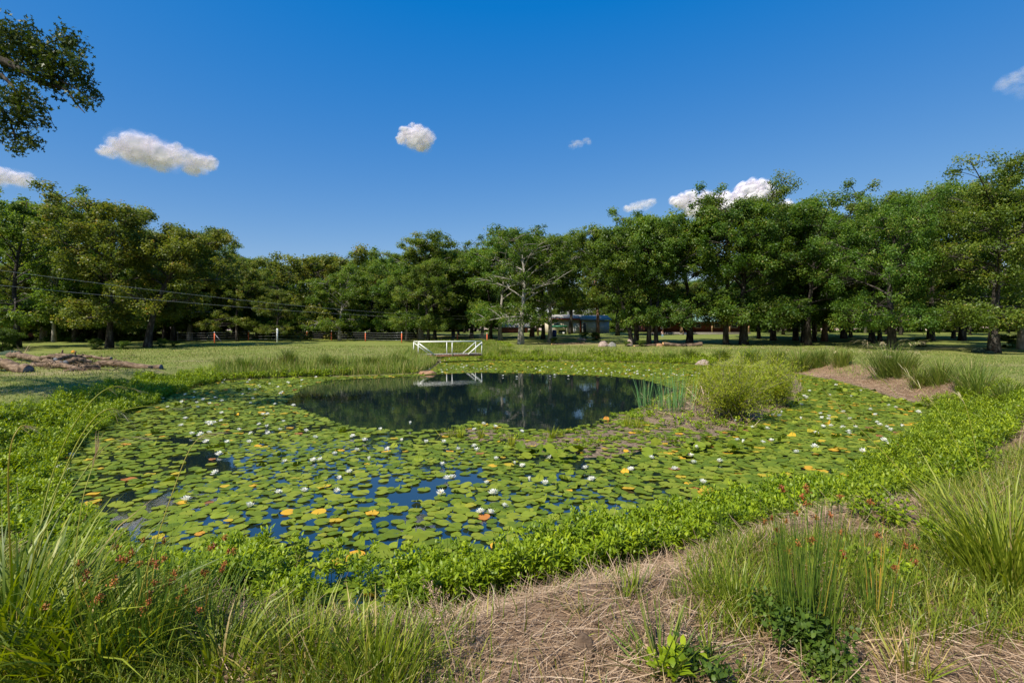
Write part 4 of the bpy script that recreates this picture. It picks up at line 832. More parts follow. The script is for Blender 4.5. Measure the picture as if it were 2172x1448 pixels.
# ---------------------------------------------------------------- tufts, tussocks, rushes: each one a thing
def tuft(name, px, by, H, R, n, w, label, cat, group=None, mat='tussock', lean=0.35, droop=(0.2, 1.2), tint=(0.05, 0.85), dry=0.08, culms=0, culmH=1.5, plume=0.2, seeds=0, pos=None, blade='blades', dirbias=None):
    p = pos if pos is not None else hit(px, by); r = empty(name, p); tag(r, label, cat, group)
    a = Acc(); q = RG.normal(0, 1, (n, 2))*R*0.35; az = np.arctan2(q[:,1], q[:,0]) + RG.normal(0, 0.6, n); rad = np.hypot(q[:,0], q[:,1])
    if dirbias is not None: az = dirbias + RG.normal(0, 0.9, n)
    el = PI/2 - np.clip(rad/R*lean*1.6 + np.abs(RG.normal(0, lean*0.5, n)), 0, 1.3)
    t = RG.uniform(*tint, n); t = np.where(RG.random(n) < dry, RG.uniform(0.88, 1, n), t)
    gz = height(q[:,0] + p.x, q[:,1] + p.y) - p.z; gz = np.maximum(gz, -0.1)
    strips(a, np.stack([q[:,0], q[:,1], gz - 0.02], 1), az, el, H*RG.uniform(0.45, 1.12, n)/0.9, RG.uniform(*droop, n), w*RG.uniform(0.7, 1.3, n), [0.7, 1, 0.9, 0.6, 0.04], t, RG.normal(0, 0.5, n), 1.8)
    a.build(blade, M[mat], r)
    if culms:
        c = Acc()
        for k in range(culms):
            az_ = RG.uniform(0, 6.28) if dirbias is None else dirbias + RG.normal(0, 0.5); h = culmH*RG.uniform(0.75, 1.1); b = RG.normal(0, R*0.25, 2)
            d = np.array([math.cos(az_), math.sin(az_)]); s = np.linspace(0, 1, 9); rr = h*(0.32*s + 0.34*s**4); zz = h*(s*0.98 - 0.22*s**5)
            P = np.stack([b[0] + d[0]*rr, b[1] + d[1]*rr, zz], 1); tube(c, P, np.linspace(0.0035, 0.0015, 9)*(1 if w < 0.013 else 2.4), 3, RG.uniform(0.3, 0.9), cap=False)
            m = 14; tt = RG.uniform(0.78, 1.0, m); i = np.clip((tt*8).astype(int), 0, 7); f = tt*8 - i; Q = P[i]*(1-f)[:, None] + P[np.minimum(i+1, 8)]*f[:, None]
            pl = Acc(); strips(pl, Q, az_ + RG.normal(0, 0.6, m), RG.uniform(-0.4, 0.4, m), plume*RG.uniform(0.5, 1.2, m), 0.8, 0.007*(1 if w < 0.013 else 2.2), [0.5, 1, 0.7, 0.1], RG.uniform(0, 1, m)); pl.build('plume', M['plume'], r)
        c.build('culms', M['rush'] if mat != 'grass' else M['grass'], r)
    if seeds:
        for k in range(seeds):
            b = RG.normal(0, R*0.6, 2); h = H*RG.uniform(0.6, 1.02); c0 = np.array([b[0], b[1], h])
            m = 26; sd_ = Acc(); tube(sd_, [c0 - [0, 0, 0.015], c0 + [0, 0, 0.015]], 0.004, 4); leaves(sd_, c0 + RG.normal(0, 0.009, (m, 3)), 0.013, 0.5, RG.uniform(0, 1, m), 0.1); sd_.build('seed_head', M['seed'], r)
    return r
TS = [(1530,762,736,60,'small tussock nearest the pink boulder on its right',0), (1592,768,735,75,'tussock directly behind the yellow willow bushes',0), (1648,772,736,60,'tussock between two others above the willow bushes',6),
 (1695,788,734,75,'tall dark green tussock above the dry bank, left of its pair',8), (1738,778,735,60,'middle tussock of the three on the bank above the straw',5), (1785,776,732,62,'rounded bright tussock, right-hand one of the three above the straw',8),
 (1885,800,722,100,'largest bank tussock with long arching buff plumes',22), (1920,800,742,75,'tussock leaning on the right flank of the largest plumed one',8), (1952,822,774,60,'low brownish rush tussock below the largest plumed one',0),
 (1998,815,752,80,'brown-tipped rush tussock at mid height on the right bank',0), (2055,828,756,85,'broad olive tussock right of the brown-tipped one',0), (2078,842,772,70,'tussock at the foot of the broad olive one',0), (2135,858,800,90,'spiky dark tussock nearest the right edge on the dry bank',0),
 (612,772,737,50,'upright tussock on the left far bank below the white fence post',0), (693,780,745,34,'dark narrow clump of rushes on the left far bank',0), (790,778,752,60,'tussock on the left far bank midway to the footbridge',0), (850,776,748,60,'tussock beside the left end of the footbridge',0), (1070,752,737,60,'brown tussock just right of the footbridge',0), (1140,750,738,30,'small spiky tuft on the far bank right of the footbridge',0), (1420,765,745,50,'tussock on the far bank left of the pink boulder',0), (1462,758,738,40,'thin tussock on the far bank behind the pink boulder',0), (520,790,752,34,'thin reddish weed tuft on the far left bank',0)]
for px, by, ty, wd, lab, cu in TS:
    p = hit(px, by); H = (by-ty)/F*p.y*0.92; R = wd/2/F*p.y*0.58
    tuft('grass_tussock', px, by, H, R, int(230 + 500*min(1, R)), 0.006 + 0.0005*p.y, lab, 'tussock', 'grass tussocks on the banks', culms=cu, culmH=H*1.35, plume=0.28, pos=p, droop=(0.0, 1.1), tint=(0.0, 0.8), dry=0.10, lean=0.30)
# cattails standing in the shallows left of the willows
for px, by, ty, wd, n, lab in [(1370,868,800,26,60,'small separate stand of blue-green cattails in dark water'), (1425,880,800,80,95,'larger stand of blue-green cattails with tan dead bases beside the willows'), (1490,868,820,50,90,'tan collapsed cattail leaves between cattails and willows')]:
    x, y = wp(px, by); H = (by-ty)/F*y*1.1; dead = 'tan' in lab[:4]
    tuft('cattail_clump', px, by, H, wd/2/F*y*1.3, n, 0.017, lab, 'cattails', 'cattail stands by the willows', mat='straw' if dead else 'cattail', lean=0.16 if not dead else 0.7, droop=(0.0, 0.25) if not dead else (0.4, 1.6), tint=(0.1, 0.8), dry=0.15, pos=Vector((x, y, 0.0)))
# small tufts on the mud flat
for px, by, ty, wd, lab in [(1330,905,880,30,'upright green tuft at the upper edge of the mud flat'), (1355,908,885,24,'green tuft beside the upright one on the mud flat'), (1170,930,903,14,'narrow green tuft standing by itself on the mud edge'), (955,925,905,40,'soft green tuft at the left tip of the mud flat'), (975,928,902,20,'bright green tuft beside the dead yellow leaf'), (1085,945,920,16,'tall thin green tuft left on the mud flat'), (1020,930,905,14,'tiny green tuft among lilies near mud tip'), (1462,892,880,22,'small spiky tuft on the mud right of the cattails'), (1355,922,908,30,'pale star-shaped tuft low on the mud flat'), (1190,925,912,16,'lowest tuft right of the narrow lone one')]:
    x, y = wp(px, by); tuft('mud_tuft', px, by, (by-ty)/F*y*1.05, wd/2/F*y, 70, 0.010, lab, 'grass tuft', 'green tufts on the mud flat', mat='willow', lean=0.3, droop=(0.0, 0.6), pos=Vector((x, y, 0.0)))
# foreground clumps
tuft('tall_grass_clump', 20, 1400, 0.70, 0.52, 760, 0.012, 'tall coarse grass clump at the left edge with long drooping seed stems', 'grass clump', mat='grass', lean=0.5, droop=(0.5, 1.6), culms=0, dry=0.05)
tuft('tall_grass_clump', 170, 1440, 0.54, 0.36, 480, 0.012, 'dense broad-bladed grass clump in the lower left corner', 'grass clump', mat='grass', lean=0.55, droop=(0.6, 1.8), dry=0.05)
tuft('tall_grass_clump', 470, 1440, 0.38, 0.36, 300, 0.010, 'low arching grass clump at the bottom edge left of centre', 'grass clump', mat='grass', lean=0.6, droop=(0.5, 1.7), dry=0.08)
tuft('grass_tuft', 640, 1430, 0.36, 0.30, 240, 0.007, 'fine upright grass tuft at bottom edge, left one of two', 'grass tuft', 'foreground grass tufts', mat='grass', lean=0.35, dry=0.15)
tuft('grass_tuft', 800, 1440, 0.33, 0.34, 300, 0.008, 'purple-tipped upright grass tuft at bottom edge, right one of two', 'grass tuft', 'foreground grass tufts', mat='grass', lean=0.35, dry=0.15)
tuft('rush_clump', 300, 1420, 0.60, 0.26, 230, 0.005, 'rush clump with rusty seed heads in the left foreground', 'rushes', 'foreground rushes with seed heads', mat='rush', lean=0.22, droop=(0.0, 0.3), seeds=26, dry=0.05)
tuft('rush_clump', 420, 1360, 0.42, 0.20, 90, 0.005, 'sparse slanting rushes with rusty seed heads before the weeds', 'rushes', 'foreground rushes with seed heads', mat='rush', lean=0.3, droop=(0.0, 0.3), seeds=12, dry=0.05)
tuft('rush_clump', 1712, 1345, 0.78, 0.20, 170, 0.0048, 'tall dark rush clump with orange-brown heads at right of centre', 'rushes', 'foreground rushes with seed heads', mat='rush', lean=0.14, droop=(0.0, 0.2), seeds=16, dry=0.05)
tuft('rush_clump', 1665, 1310, 0.62, 0.07, 40, 0.0052, 'thin sheaf of rushes leaning left of the tall dark clump', 'rushes', 'foreground rushes with seed heads', mat='rush', lean=0.1, droop=(0.0, 0.2), seeds=6, dry=0.06, dirbias=2.6)
tuft('rush_clump', 1860, 1320, 0.55, 0.16, 60, 0.0048, 'sparse rush stems in green grass right of the tall dark clump', 'rushes', 'foreground rushes with seed heads', mat='rush', lean=0.14, droop=(0.0, 0.2), seeds=5, dry=0.08)
tuft('rush_clump', 1530, 1170, 0.50, 0.10, 36, 0.006, 'few dark upright rushes at the water edge', 'rushes', 'foreground rushes with seed heads', mat='rush', lean=0.08, droop=(0.0, 0.1), dry=0.0, tint=(0, 0.4))
tuft('tall_grass_clump', 2140, 1250, 0.74, 0.36, 520, 0.010, 'tall broad-bladed grass clump at the right edge with slanting seed stems', 'grass clump', mat='grass', lean=0.36, droop=(0.3, 1.6), dry=0.06, tint=(0.25, 0.87))
tuft('sedge_tuft', 1405, 1420, 0.33, 0.13, 95, 0.010, 'wide-bladed sedge tuft spreading on straw in the lower centre right', 'sedge tuft', mat='tussock', lean=0.75, droop=(0.0, 0.4), dry=0.04, tint=(0.1, 0.85))
for px, by, H, R, n, lab in [(1345,1260,0.28,0.06,34,'narrow upright tuft on straw before the weeds, taller of two'), (1322,1268,0.20,0.05,24,'short tuft at the left foot of the taller narrow one'), (1222,1298,0.16,0.04,14,'tiny pale tuft on the straw left of centre gap'), (1243,1300,0.12,0.03,16,'tiny dark tuft touching the pale one'), (1440,1272,0.14,0.08,40,'low brownish tuft between narrow tuft and grass bank'), (1505,1400,0.26,0.05,20,'single curving leafy tuft right of the sedge'), (1560,1290,0.30,0.20,190,'feathery pale green grass tuft left of the tall rushes'), (1500,1260,0.24,0.14,90,'loose fine tuft at the edge of the straw bed'), (1930,1430,0.22,0.12,90,'yellow-green stubble tuft at the lower right'), (1545,1190,0.26,0.14,60,'spread of long blades beside the few dark rushes'), (1590,1440,0.12,0.10,60,'small tuft at the bottom edge right of the sedge')]:
    tuft('grass_tuft', px, by, H, R, n, 0.0065, lab, 'grass tuft', 'foreground grass tufts', mat='grass' if 'brown' not in lab else 'tussock', lean=0.45, droop=(0.0, 0.6), dry=0.08 if 'stubble' not in lab else 0.55)
# long seed stems arching over the water at left, and slanting ones at right
def stem3d(name, base, pts, label, group, r=0.0055, mat='grass', pl=0.13, n=22):
    e = empty(name, base); tag(e, label, 'seed stem', group); b = np.array(base); P = [np.zeros(3)]
    for (px, py, Y) in pts: P.append(np.array([(px-CX)/F*Y, Y, EYE - (py-HY)/F*Y]) - b)
    P = np.array(P); t = np.linspace(0, 1, len(P)); tt = np.linspace(0, 1, 22)
    C = np.stack([np.interp(tt, t, P[:, i]) for i in range(3)], 1)
    for _ in range(3): C[1:-1] = (C[:-2] + C[1:-1]*2 + C[2:])/4
    a = Acc(); tube(a, C, np.linspace(r, r*0.4, 22), 4, RG.uniform(0.80, 0.93), cap=False)
    a.build('stem', M[mat], e); q = Acc(); i = RG.integers(15, 22, n); d = C[21]-C[17]; az = math.atan2(d[1], d[0])
    strips(q, C[i], az + RG.normal(0, 0.45, n), math.atan2(d[2], math.hypot(d[0], d[1])) + RG.normal(0, 0.15, n), pl*RG.uniform(0.4, 1, n), 0.3, 0.0045, [0.4, 1, 0.8, 0.1], RG.uniform(0, 1, n)); q.build('plume', M['plume'], e)
GL = 'seed stems arching over the left of the pond'
b0 = hit(60, 1350)
for pts, lab in [([(95,1040,3.3),(150,905,3.4),(205,835,3.5),(245,815,3.6),(285,826,3.7)],'seed stem arching highest over the left shore weeds'), ([(110,1060,3.2),(165,930,3.3),(210,873,3.35),(245,862,3.4),(272,888,3.45)],'buff seed stem bending down in a hook at left'), ([(90,1090,3.1),(190,900,3.4),(255,870,3.6),(320,858,3.7),(378,868,3.8)],'long pale seed stem reaching furthest right of the high ones'), ([(70,1150,2.6),(140,1060,2.8),(205,960,3.0),(255,925,3.1),(298,928,3.15)],'lower seed stem tipped by a small drooping plume'), ([(15,1000,2.6),(25,930,2.6),(45,900,2.65),(70,905,2.7)],'seed stem curling just inside the left edge')]:
    stem3d('seed_stem', b0 + Vector((RG.uniform(-.15,.15), RG.uniform(-.1,.1), 0)), pts, lab, GL)
b1 = hit(230, 1430)
for pts, lab in [([(300,1240,2.4),(360,1060,2.5),(400,950,2.6),(432,918,2.65),(462,920,2.7)],'green seed stem crossing the lily pads left of centre'), ([(150,1240,2.3),(175,1050,2.4),(200,980,2.5),(208,945,2.5)],'short straight seed stem in front of the left lilies')]:
    stem3d('seed_stem', b1 + Vector((RG.uniform(-.1,.1), 0, 0)), pts, lab, GL, 0.0035)
b2 = hit(2110, 1270)
for pts, lab in [([(2010,1110,3.9),(1900,985,4.1),(1800,885,4.3),(1750,830,4.4)],'long slanting seed stem reaching furthest left over the right lilies'), ([(2040,1060,3.9),(1960,930,4.1),(1900,830,4.2),(1835,775,4.3)],'slanting seed stem with orange tip against the dry bank'), ([(2090,1060,3.8),(2060,900,3.9),(2045,850,3.95),(2035,838,4.0)],'upright seed stem at right ending in a bent tip'), ([(2100,1090,3.8),(2000,880,4.0),(1945,815,4.2),(1910,777,4.3)],'thin slanting seed stem below the plumed tussock'), ([(2150,1080,3.6),(2160,960,3.6),(2172,905,3.6)],'yellow stem leaning out at the right edge')]:
    stem3d('seed_stem', b2 + Vector((RG.uniform(-.12,.12), RG.uniform(-.1,.1), 0)), pts, lab, 'seed stems slanting over the right of the pond', 0.0032, pl=0.12, n=12)
# dead weed stalk standing in the straw
def dead_weed(px, by, tip, n, label):
    p = hit(px, by); e = empty('dead_weed_stalk', p); tag(e, label, 'dead weed'); Y = p.y*1.02
    T = np.array([(tip[0]-CX)/F*Y, Y, EYE - (tip[1]-HY)/F*Y]) - np.array(p); a = Acc()
    C = bez((0,0,-0.03), T*0.5 + np.array([0.015, 0, 0]), T, 12); tube(a, C, np.linspace(0.0042, 0.002, 12), 5, 0.7, cap=False)
    for k in range(n):
        t = RG.uniform(0.6, 1); c = C[int(t*11)]; d = RG.normal(0, 0.028, 3) + [0, 0, 0.03]; tube(a, [c, c + d], 0.0011, 3, 0.6, cap=False)
        leaves(a, c + d + RG.normal(0, 0.006, (9, 3)), 0.009, 0.6, RG.uniform(0.3, 0.9, 9))
    a.build('stalk', M['straw'], e)
dead_weed(975, 1446, (908, 1232), 34, 'tall dead buff weed stalk leaning left in the bottom centre'); dead_weed(730, 1440, (737, 1350), 4, 'short bare pale twig in the grass left of the dead stalk')
# small leafy plants
def herb(px, by, H, R, n, nl, L, label, mat='understory', wr=0.5, name='leafy_herb'):
    p = hit(px, by); e = empty(name, p); tag(e, label, 'leafy plant', 'small leafy plants on the near bank'); q = RG.normal(0, R*0.5, (n, 2)); a, s = Acc(), Acc()
    z = height(q[:,0] + p.x, q[:,1] + p.y) - p.z; leafy(a, s, q[:,0], q[:,1], z, H, nl, L, wr, spread=0.08); a.Q += [t_ + a.n for t_ in s.Q]; a.V += s.V; a.t += [np.full(len(t_), 0.02) for t_ in s.t]; a.n += s.n; a.build('leaves', M[mat], e)
herb(1720, 1400, 0.18, 0.14, 26, 26, 0.045, 'dark green bramble at the foot of the tall rushes')
herb(1760, 1440, 0.10, 0.14, 24, 20, 0.035, 'low dark creeping bramble at the bottom right of centre')
herb(1640, 1330, 0.16, 0.12, 18, 24, 0.04, 'dark leafy bramble left of the tall rush clump')
herb(1870, 1100, 0.16, 0.25, 26, 20, 0.05, 'dark green trailing plant on the straw mound', 'weed')
herb(2000, 1165, 0.14, 0.25, 24, 20, 0.05, 'green trailing plant right of the straw mound', 'weed')
herb(1430, 1446, 0.12, 0.06, 5, 16, 0.07, 'bright green seedling with broad leaves below the sedge', 'weed')
herb(1500, 1446, 0.14, 0.10, 9, 18, 0.04, 'feathery dark seedling right of the bright one')
herb(1300, 1230, 0.07, 0.10, 9, 12, 0.04, 'small green seedlings on the straw below the weeds', 'weed')
herb(1850, 1220, 0.12, 0.3, 30, 16, 0.045, 'patch of green herbs on the straw right of the rushes', 'weed')
# willows on the islet
def willow(px, by, ty, wd, label, n, seed):
    global RG
    keep = RG; RG = np.random.default_rng(seed); x, y = wp(px, by); z = max(0, hz(x, y)); H = (by-ty)/F*y; R = wd/2/F*y
    e = empty('willow_bush', (x, y, z)); tag(e, label, 'bush', 'yellow-green willow bushes on the islet'); st, fo = Acc(), Acc()
    for k in range(n):
        az = RG.uniform(0, 6.28); rr = R*math.sqrt(RG.uniform(0.02, 1)); tip = np.array([math.cos(az)*rr, math.sin(az)*rr, H*RG.uniform(0.40, 1.32)*(1-0.45*(rr/R)**2)])
        b = np.array([RG.normal(0, R*0.12), RG.normal(0, R*0.12), -0.05]); C = bez(b, (b+tip)/2 + [0,0,0.15*H], tip, 9); tube(st, C, np.linspace(0.010, 0.002, 9), 4, cap=False)
        m = 72; t = RG.uniform(0.22, 1.0, m); i = np.minimum((t*8).astype(int), 7); f = (t*8-i)[:, None]; Q = C[i]*(1-f) + C[i+1]*f + RG.normal(0, 0.09, (m, 3)); 
        strips(fo, Q, RG.uniform(0, 6.28, m), RG.uniform(-0.3, 1.2, m), RG.uniform(0.09, 0.16, m), RG.uniform(0.2, 1.2, m), 0.016, [0.3, 1, 0.7, 0.05], np.clip(RG.normal(0.5, 0.2, m), 0, 1), RG.normal(0, 0.5, m))
    st.build('stems', M['twig'], e, True); fo.build('foliage', M['willow'], e); RG = keep
willow(1560, 893, 772, 190, 'front willow bush with bare grey stems showing at its foot', 110, 1)
willow(1640, 862, 768, 150, 'right-hand willow bush leaning over the lily pads', 110, 2)
willow(1500, 850, 775, 110, 'left willow bush with greyer foliage above the dead reeds', 55, 3)
willow(1600, 840, 765, 170, 'rear willow bush, brightest yellow of the group', 100, 4)
# ---------------------------------------------------------------- footbridge
def footbridge():
    A = np.array([-7.03, 38.3]); B = np.array([-2.42, 40.5]); u = (B-A)/np.linalg.norm(B-A); v = np.array([-u[1], u[0]]); Ld = np.linalg.norm(B-A); wd = 1.2
    ang = math.atan2(u[1], u[0]); e = empty('footbridge', (A[0], A[1], 0), ang)
    tag(e, 'white-railed steel footbridge with plank deck across the far channel', 'footbridge')
    def bar(a, b, w, name, mat):
        ac = Acc(); a = np.array(a, float); b = np.array(b, float); d = b-a; L = np.linalg.norm(d); x = d/L; y = np.cross([0,0,1.0] if abs(x[2]) < 0.95 else [0,1.0,0], x); y /= np.linalg.norm(y); z = np.cross(x, y)
        box(ac, (a+b)/2, (L, w, w), np.stack([x, y, z], 1)); ac.build(name, mat, e)
    dz = 0.66; top = 1.62
    a = Acc()
    for k in range(22):
        box(a, (0.0 + (k+0.5)*(Ld+0.1)/22 - 0.05, wd/2, dz - 0.02 + 0.004*(k % 3)), ((Ld+0.1)/22 - 0.012, wd + 0.1, 0.04))
    a.build('deck', M['plank'], e)
    for s in (0.03, wd-0.03): bar((-0.15, s, dz-0.12), (Ld+0.1, s, dz-0.12), 0.14, 'beam', M['rust'])
    for s, off in ((-0.06, 0.0), (wd+0.06, 0.0)):
        bar((0, s, top), (Ld, s, top), 0.062, 'handrail', M['white'])
        for x in (0.0, Ld*0.52, Ld): bar((x, s, dz-0.15), (x, s, top-0.04), 0.055, 'post', M['white'])
        w = 0.085 if s < 0 else 0.055
        bar((0.05, s-0.02, top-0.12), (1.25, s-0.02, dz-0.05), w, 'brace', M['white']); bar((Ld-0.05, s-0.02, top-0.12), (Ld-1.15, s-0.02, dz-0.05), w, 'brace', M['white'])
footbridge()
# ---------------------------------------------------------------- wire fence
def fence():
    P = [(377,724,704,0),(455,727,704,1),(527,722,702,1),(588,726,697,2),(651,720,702,1),(703,722,701,1),(775,724,704,1),(852,727,704,1),(907,724,704,1),(970,723,705,1),(1033,725,706,1)]
    q = [hit(p[0], p[1]) for p in P]; e = empty('wire_fence', q[3]); tag(e, 'long wire fence on orange steel posts crossing the lawn before the left wood', 'fence'); o = np.array(q[3])
    tops = []
    for (px, by, ty, kd), g in zip(P, q):
        H = (by-ty)/F*g.y*1.02; a = Acc(); b = np.array(g) - o; lab = None
        if kd == 2: tube(a, [b - [0,0,.2], b + [0,0,H]], 0.085, 10); po = a.build('post', M['white'], e, True); tag(po, 'thick weathered white post')
        else:
            tube(a, [b - [0,0,.2], b + [0,0,H*0.86]], 0.06 if kd else 0.045, 5); po = a.build('post', M['orange'] if kd else M['twig'], e)
            c = Acc(); tube(c, [b + [0,0,H*0.86], b + [0,0,H]], 0.055, 5); c.build('post_tip', M['postwhite'], po)
        tops.append((b, H))
    for f in (0.25, 0.48, 0.70, 0.92):
        a = Acc(); pts = []
        for (b0_, H0), (b1_, H1) in zip(tops[:-1], tops[1:]):
            for t in np.linspace(0, 1, 5)[:-1]: pts.append(b0_*(1-t) + b1_*t + np.array([0, -0.06, f*(H0*(1-t) + H1*t) - 0.05*math.sin(PI*t)]))
        pts.append(tops[-1][0] + [0, -0.06, f*tops[-1][1]]); tube(a, pts, 0.012, 4, cap=False); a.build('wire', M['wire'], e)
    a = Acc(); b = tops[1][0]; tube(a, [b + [0,0,1.0], b + [0.9,-0.1,0.0]], 0.02, 4); a.build('brace', M['wire'], e)
fence()
# ---------------------------------------------------------------- pole and overhead lines
def pole(x, y, H, label):
    z = hz(x, y); e = empty('utility_pole', (x, y, z)); tag(e, label, 'utility pole'); a = Acc(); tube(a, [(0,0,-0.5), (0,0,H*0.5), (0.02,0,H)], [0.16, 0.14, 0.11], 10); a.build('pole', M['twig'] if False else M['postwood'], e, True)
    c = Acc(); box(c, (0, 0, H-0.35), (0.9, 0.09, 0.11)); c.build('crossarm', M['postwood'], e)
pp = hit(1141, 712); pole(pp.x, pp.y, (712-666)/F*pp.y, 'thin tan utility pole standing right of the twisted tan oak')
def cable(p0, p1, sag, label):
    p0, p1 = np.array(p0), np.array(p1); t = np.linspace(0, 1, 60)[:, None]; C = p0*(1-t) + p1*t; C[:, 2] -= (4*sag*t*(1-t))[:, 0]
    a = Acc(); tube(a, C, 0.008, 4, cap=False); tag(a.build('overhead_cable', M['wire']), label, 'cable')
Yt = pp.y; ztop = hz(pp.x, pp.y) + (712-666)/F*pp.y - 0.25
cable((-36, 25, EYE + 195/F*25), (pp.x-0.3, Yt, ztop), 1.35, 'upper of two thin pale cables slanting down across the left oaks')
cable((-36, 25, EYE + 145/F*25), (pp.x+0.3, Yt, ztop - 0.45), 1.0, 'lower of two thin pale cables slanting down across the left oaks')
pole(-36, 25, EYE + 200/F*25 - hz(-36, 25), 'utility pole beyond the left edge that carries the two cables')
# ---------------------------------------------------------------- logs
def log(x0, y0, x1, y1, d, label, group='felled logs in the pile on the left lawn', lift=0.0, taper=0.85, end='cut_grey', knots=0, name='log', z2=0.0):
    p, q = hit(x0, y0 + d/2), hit(x1, y1 + d/2); Ym = (p.y+q.y)/2; r = d/2/F*Ym; e = empty(name, p); tag(e, label, 'log', group)
    L = np.array(q) - np.array(p); n = 16; t = np.linspace(0, 1, n)[:, None]; C = L*t; C[:, 2] += r*0.85 + lift + z2*t[:, 0]; C[1:-1] += RG.normal(0, r*0.13, (n-2, 3)); C[:, 2] += r*0.9*np.sin(t[:, 0]*5 + d)*0.6
    C -= 0; rr = r*(1 - (1-taper)*t[:, 0])*(1 + 0.05*RG.standard_normal(n)); a = Acc(); tube(a, C, rr, 12, cap=False, wob=0.05)
    for k in range(knots):
        c = C[RG.integers(3, n-3)]; d3 = RG.normal(0, 1, 3); d3[2] = abs(d3[2]); d3 /= np.linalg.norm(d3); tube(a, [c, c + d3*r*2.2], [r*0.4, r*0.22], 6)
    a.build('bark', M['log'], e, True)
    for s in (0, -1):
        dirv = (C[0]-C[1]) if s == 0 else (C[-1]-C[-2]); dirv = dirv/np.linalg.norm(dirv); c = Acc(); tube(c, [C[s] - dirv*0.02, C[s] + dirv*0.008], rr[s]*0.93, 12); c.build('cut_end', M[end], e)
log(-50, 773, 60, 777, 25, 'thickest log at the left edge with its dark cut end facing right')
log(20, 756, 132, 772, 13, 'long grey log slanting right and down behind the thickest one', knots=2, lift=0.10)
log(70, 770, 165, 780, 11, 'grey log half sunk in grass right of the thickest one')
log(88, 768, 160, 768, 11, 'pale smooth log lying highest at the middle of the pile', lift=0.30, knots=1)
log(118, 772, 178, 766, 12, 'short log propped against the pale smooth one', lift=0.25, knots=2)
log(140, 775, 193, 772, 12, 'dark-ended log lying on top of the right of the pile', lift=0.18)
log(150, 782, 212, 778, 11, 'rough forked log at the front right of the pile', knots=3)
log(165, 764, 236, 767, 7, 'thin brushy log at the back right of the pile', lift=0.22, knots=4)
log(208, 772, 342, 776, 13, 'long straight log lying apart at the right end of the pile', taper=0.95)
log(135, 785, 180, 784, 5, 'slim broken branch in the grass before the pile', knots=2)
log(1406, 731, 1489, 730, 8, 'sawn log with bright orange cut end on the far lawn', None, end='cut', taper=1.1)
log(1345, 733, 1400, 732, 4, 'thin fallen pole lying left of the sawn log', None, end='cut')
log(1170, 730, 1240, 727, 3, 'thin fallen trunk on sandy ground behind the far lawn', None, end='cut')
def lump(name, px, by, w, h, mat, label, cat, group=None, seed=0, flatk=0.7, dy=None):
    p = hit(px, by); k = p.y/F; rs = np.random.default_rng(seed + 100); V = ICO3.copy()
    for s_ in (1.7, 3.3, 6.1):
        d = rs.normal(0, 1, 3); V = V*(1 + 0.22/s_*np.sin(ICO3 @ d*s_ + rs.uniform(0, 6)))[:, None]
    V[:, 2] = np.where(V[:, 2] < 0, V[:, 2]*0.3, V[:, 2]); V = V*np.array([w/2*k, w/2*k*flatk, h*k]); me = mkmesh(name, V, None, ICT3, np.full(len(V), 0.5), False)
    o = link(name, me, M[mat], None, p); tag(o, label, cat, group); return o
lump('boulder', 1494, 774, 36, 10, 'stone', 'flat-topped pink boulder at the far shore behind the willows', 'boulder')
R_ = 'rocks at the edge of the far lawn'
lump('rock', 1279, 735, 24, 12, 'stone', 'broad pale rock by the foot of the golden brown oak', 'rock', R_, 1)
lump('rock', 1298, 735, 16, 9, 'greystone', 'small lumpy rock between the two larger pale ones', 'rock', R_, 2)
lump('rock', 1334, 734, 14, 14, 'stone', 'upright pale stone against the leaning black oak', 'rock', R_, 3)
lump('rock', 1397, 734, 18, 6, 'clay', 'heap of pale wood chips left of the sawn log', 'wood chips', None, 4)
lump('rock', 2078, 747, 36, 11, 'moss', 'dark grey rock heap beside the massive right-hand oak', 'rock', R_, 5)
lump('rock', 2098, 750, 18, 6, 'moss', 'small grey rock between the rock heap and the massive oak', 'rock', R_, 6)
lump('rock', 22, 752, 46, 10, 'moss', 'dark mossy rock heap at the foot of the leftmost oak', 'rock', R_, 7)
lump('clay_bank', 905, 793, 38, 7, 'clay', 'bare orange clay lump at the water by the footbridge', 'clay', None, 8)
lump('stump', 1240, 1385, 44, 50, 'log', 'weathered wood chunk lying in the straw', 'wood chunk', None, 10)
lump('fungus', 155, 757, 9, 5, 'yellowbag', 'bright orange torn wood on top of the log pile', 'torn wood', None, 11).location.z += 0.30
lump('sand_heap', 1235, 722, 20, 6, 'stone', 'low heap of pink sand in the shade before the grey barn', 'sand heap', None, 12)
log(1580, 1392, 1640, 1362, 9, 'broken pale piece of wood lying in the lower straw', None, end='cut', name='wood_piece')
acc = Acc()
for k in range(190):
    p = hit(RG.normal(165, 50), RG.normal(776, 6)); d = RG.normal(0, 1, 3)*[1, 0.5, 0.25]; d /= np.linalg.norm(d); L = RG.uniform(0.15, 0.8); q = np.array(p) + [0, 0, RG.uniform(0, 0.22)]
    tube(acc, [q - d*L/2, q + RG.normal(0, 0.03, 3), q + d*L/2], [0.02, 0.016, 0.007], 4, RG.random())
tag(acc.build('brush_debris', M['log']), 'broken sticks and bark scattered through the log pile', 'debris', None, 'stuff')
# dry stalks beside the log pile
tuft('dry_stalks', 46, 756, 0.85, 0.12, 16, 0.022, 'pale dry stalks standing at the left end of the log pile', 'dry stalks', None, 'straw', lean=0.25, droop=(0, 0.3), tint=(0.4, 1))
tuft('dry_stalks', 22, 760, 0.60, 0.10, 12, 0.022, 'short slanting dry stalks left of the taller pale ones', 'dry stalks', None, 'straw', lean=0.4, droop=(0, 0.3), tint=(0.4, 1), dirbias=0.3)
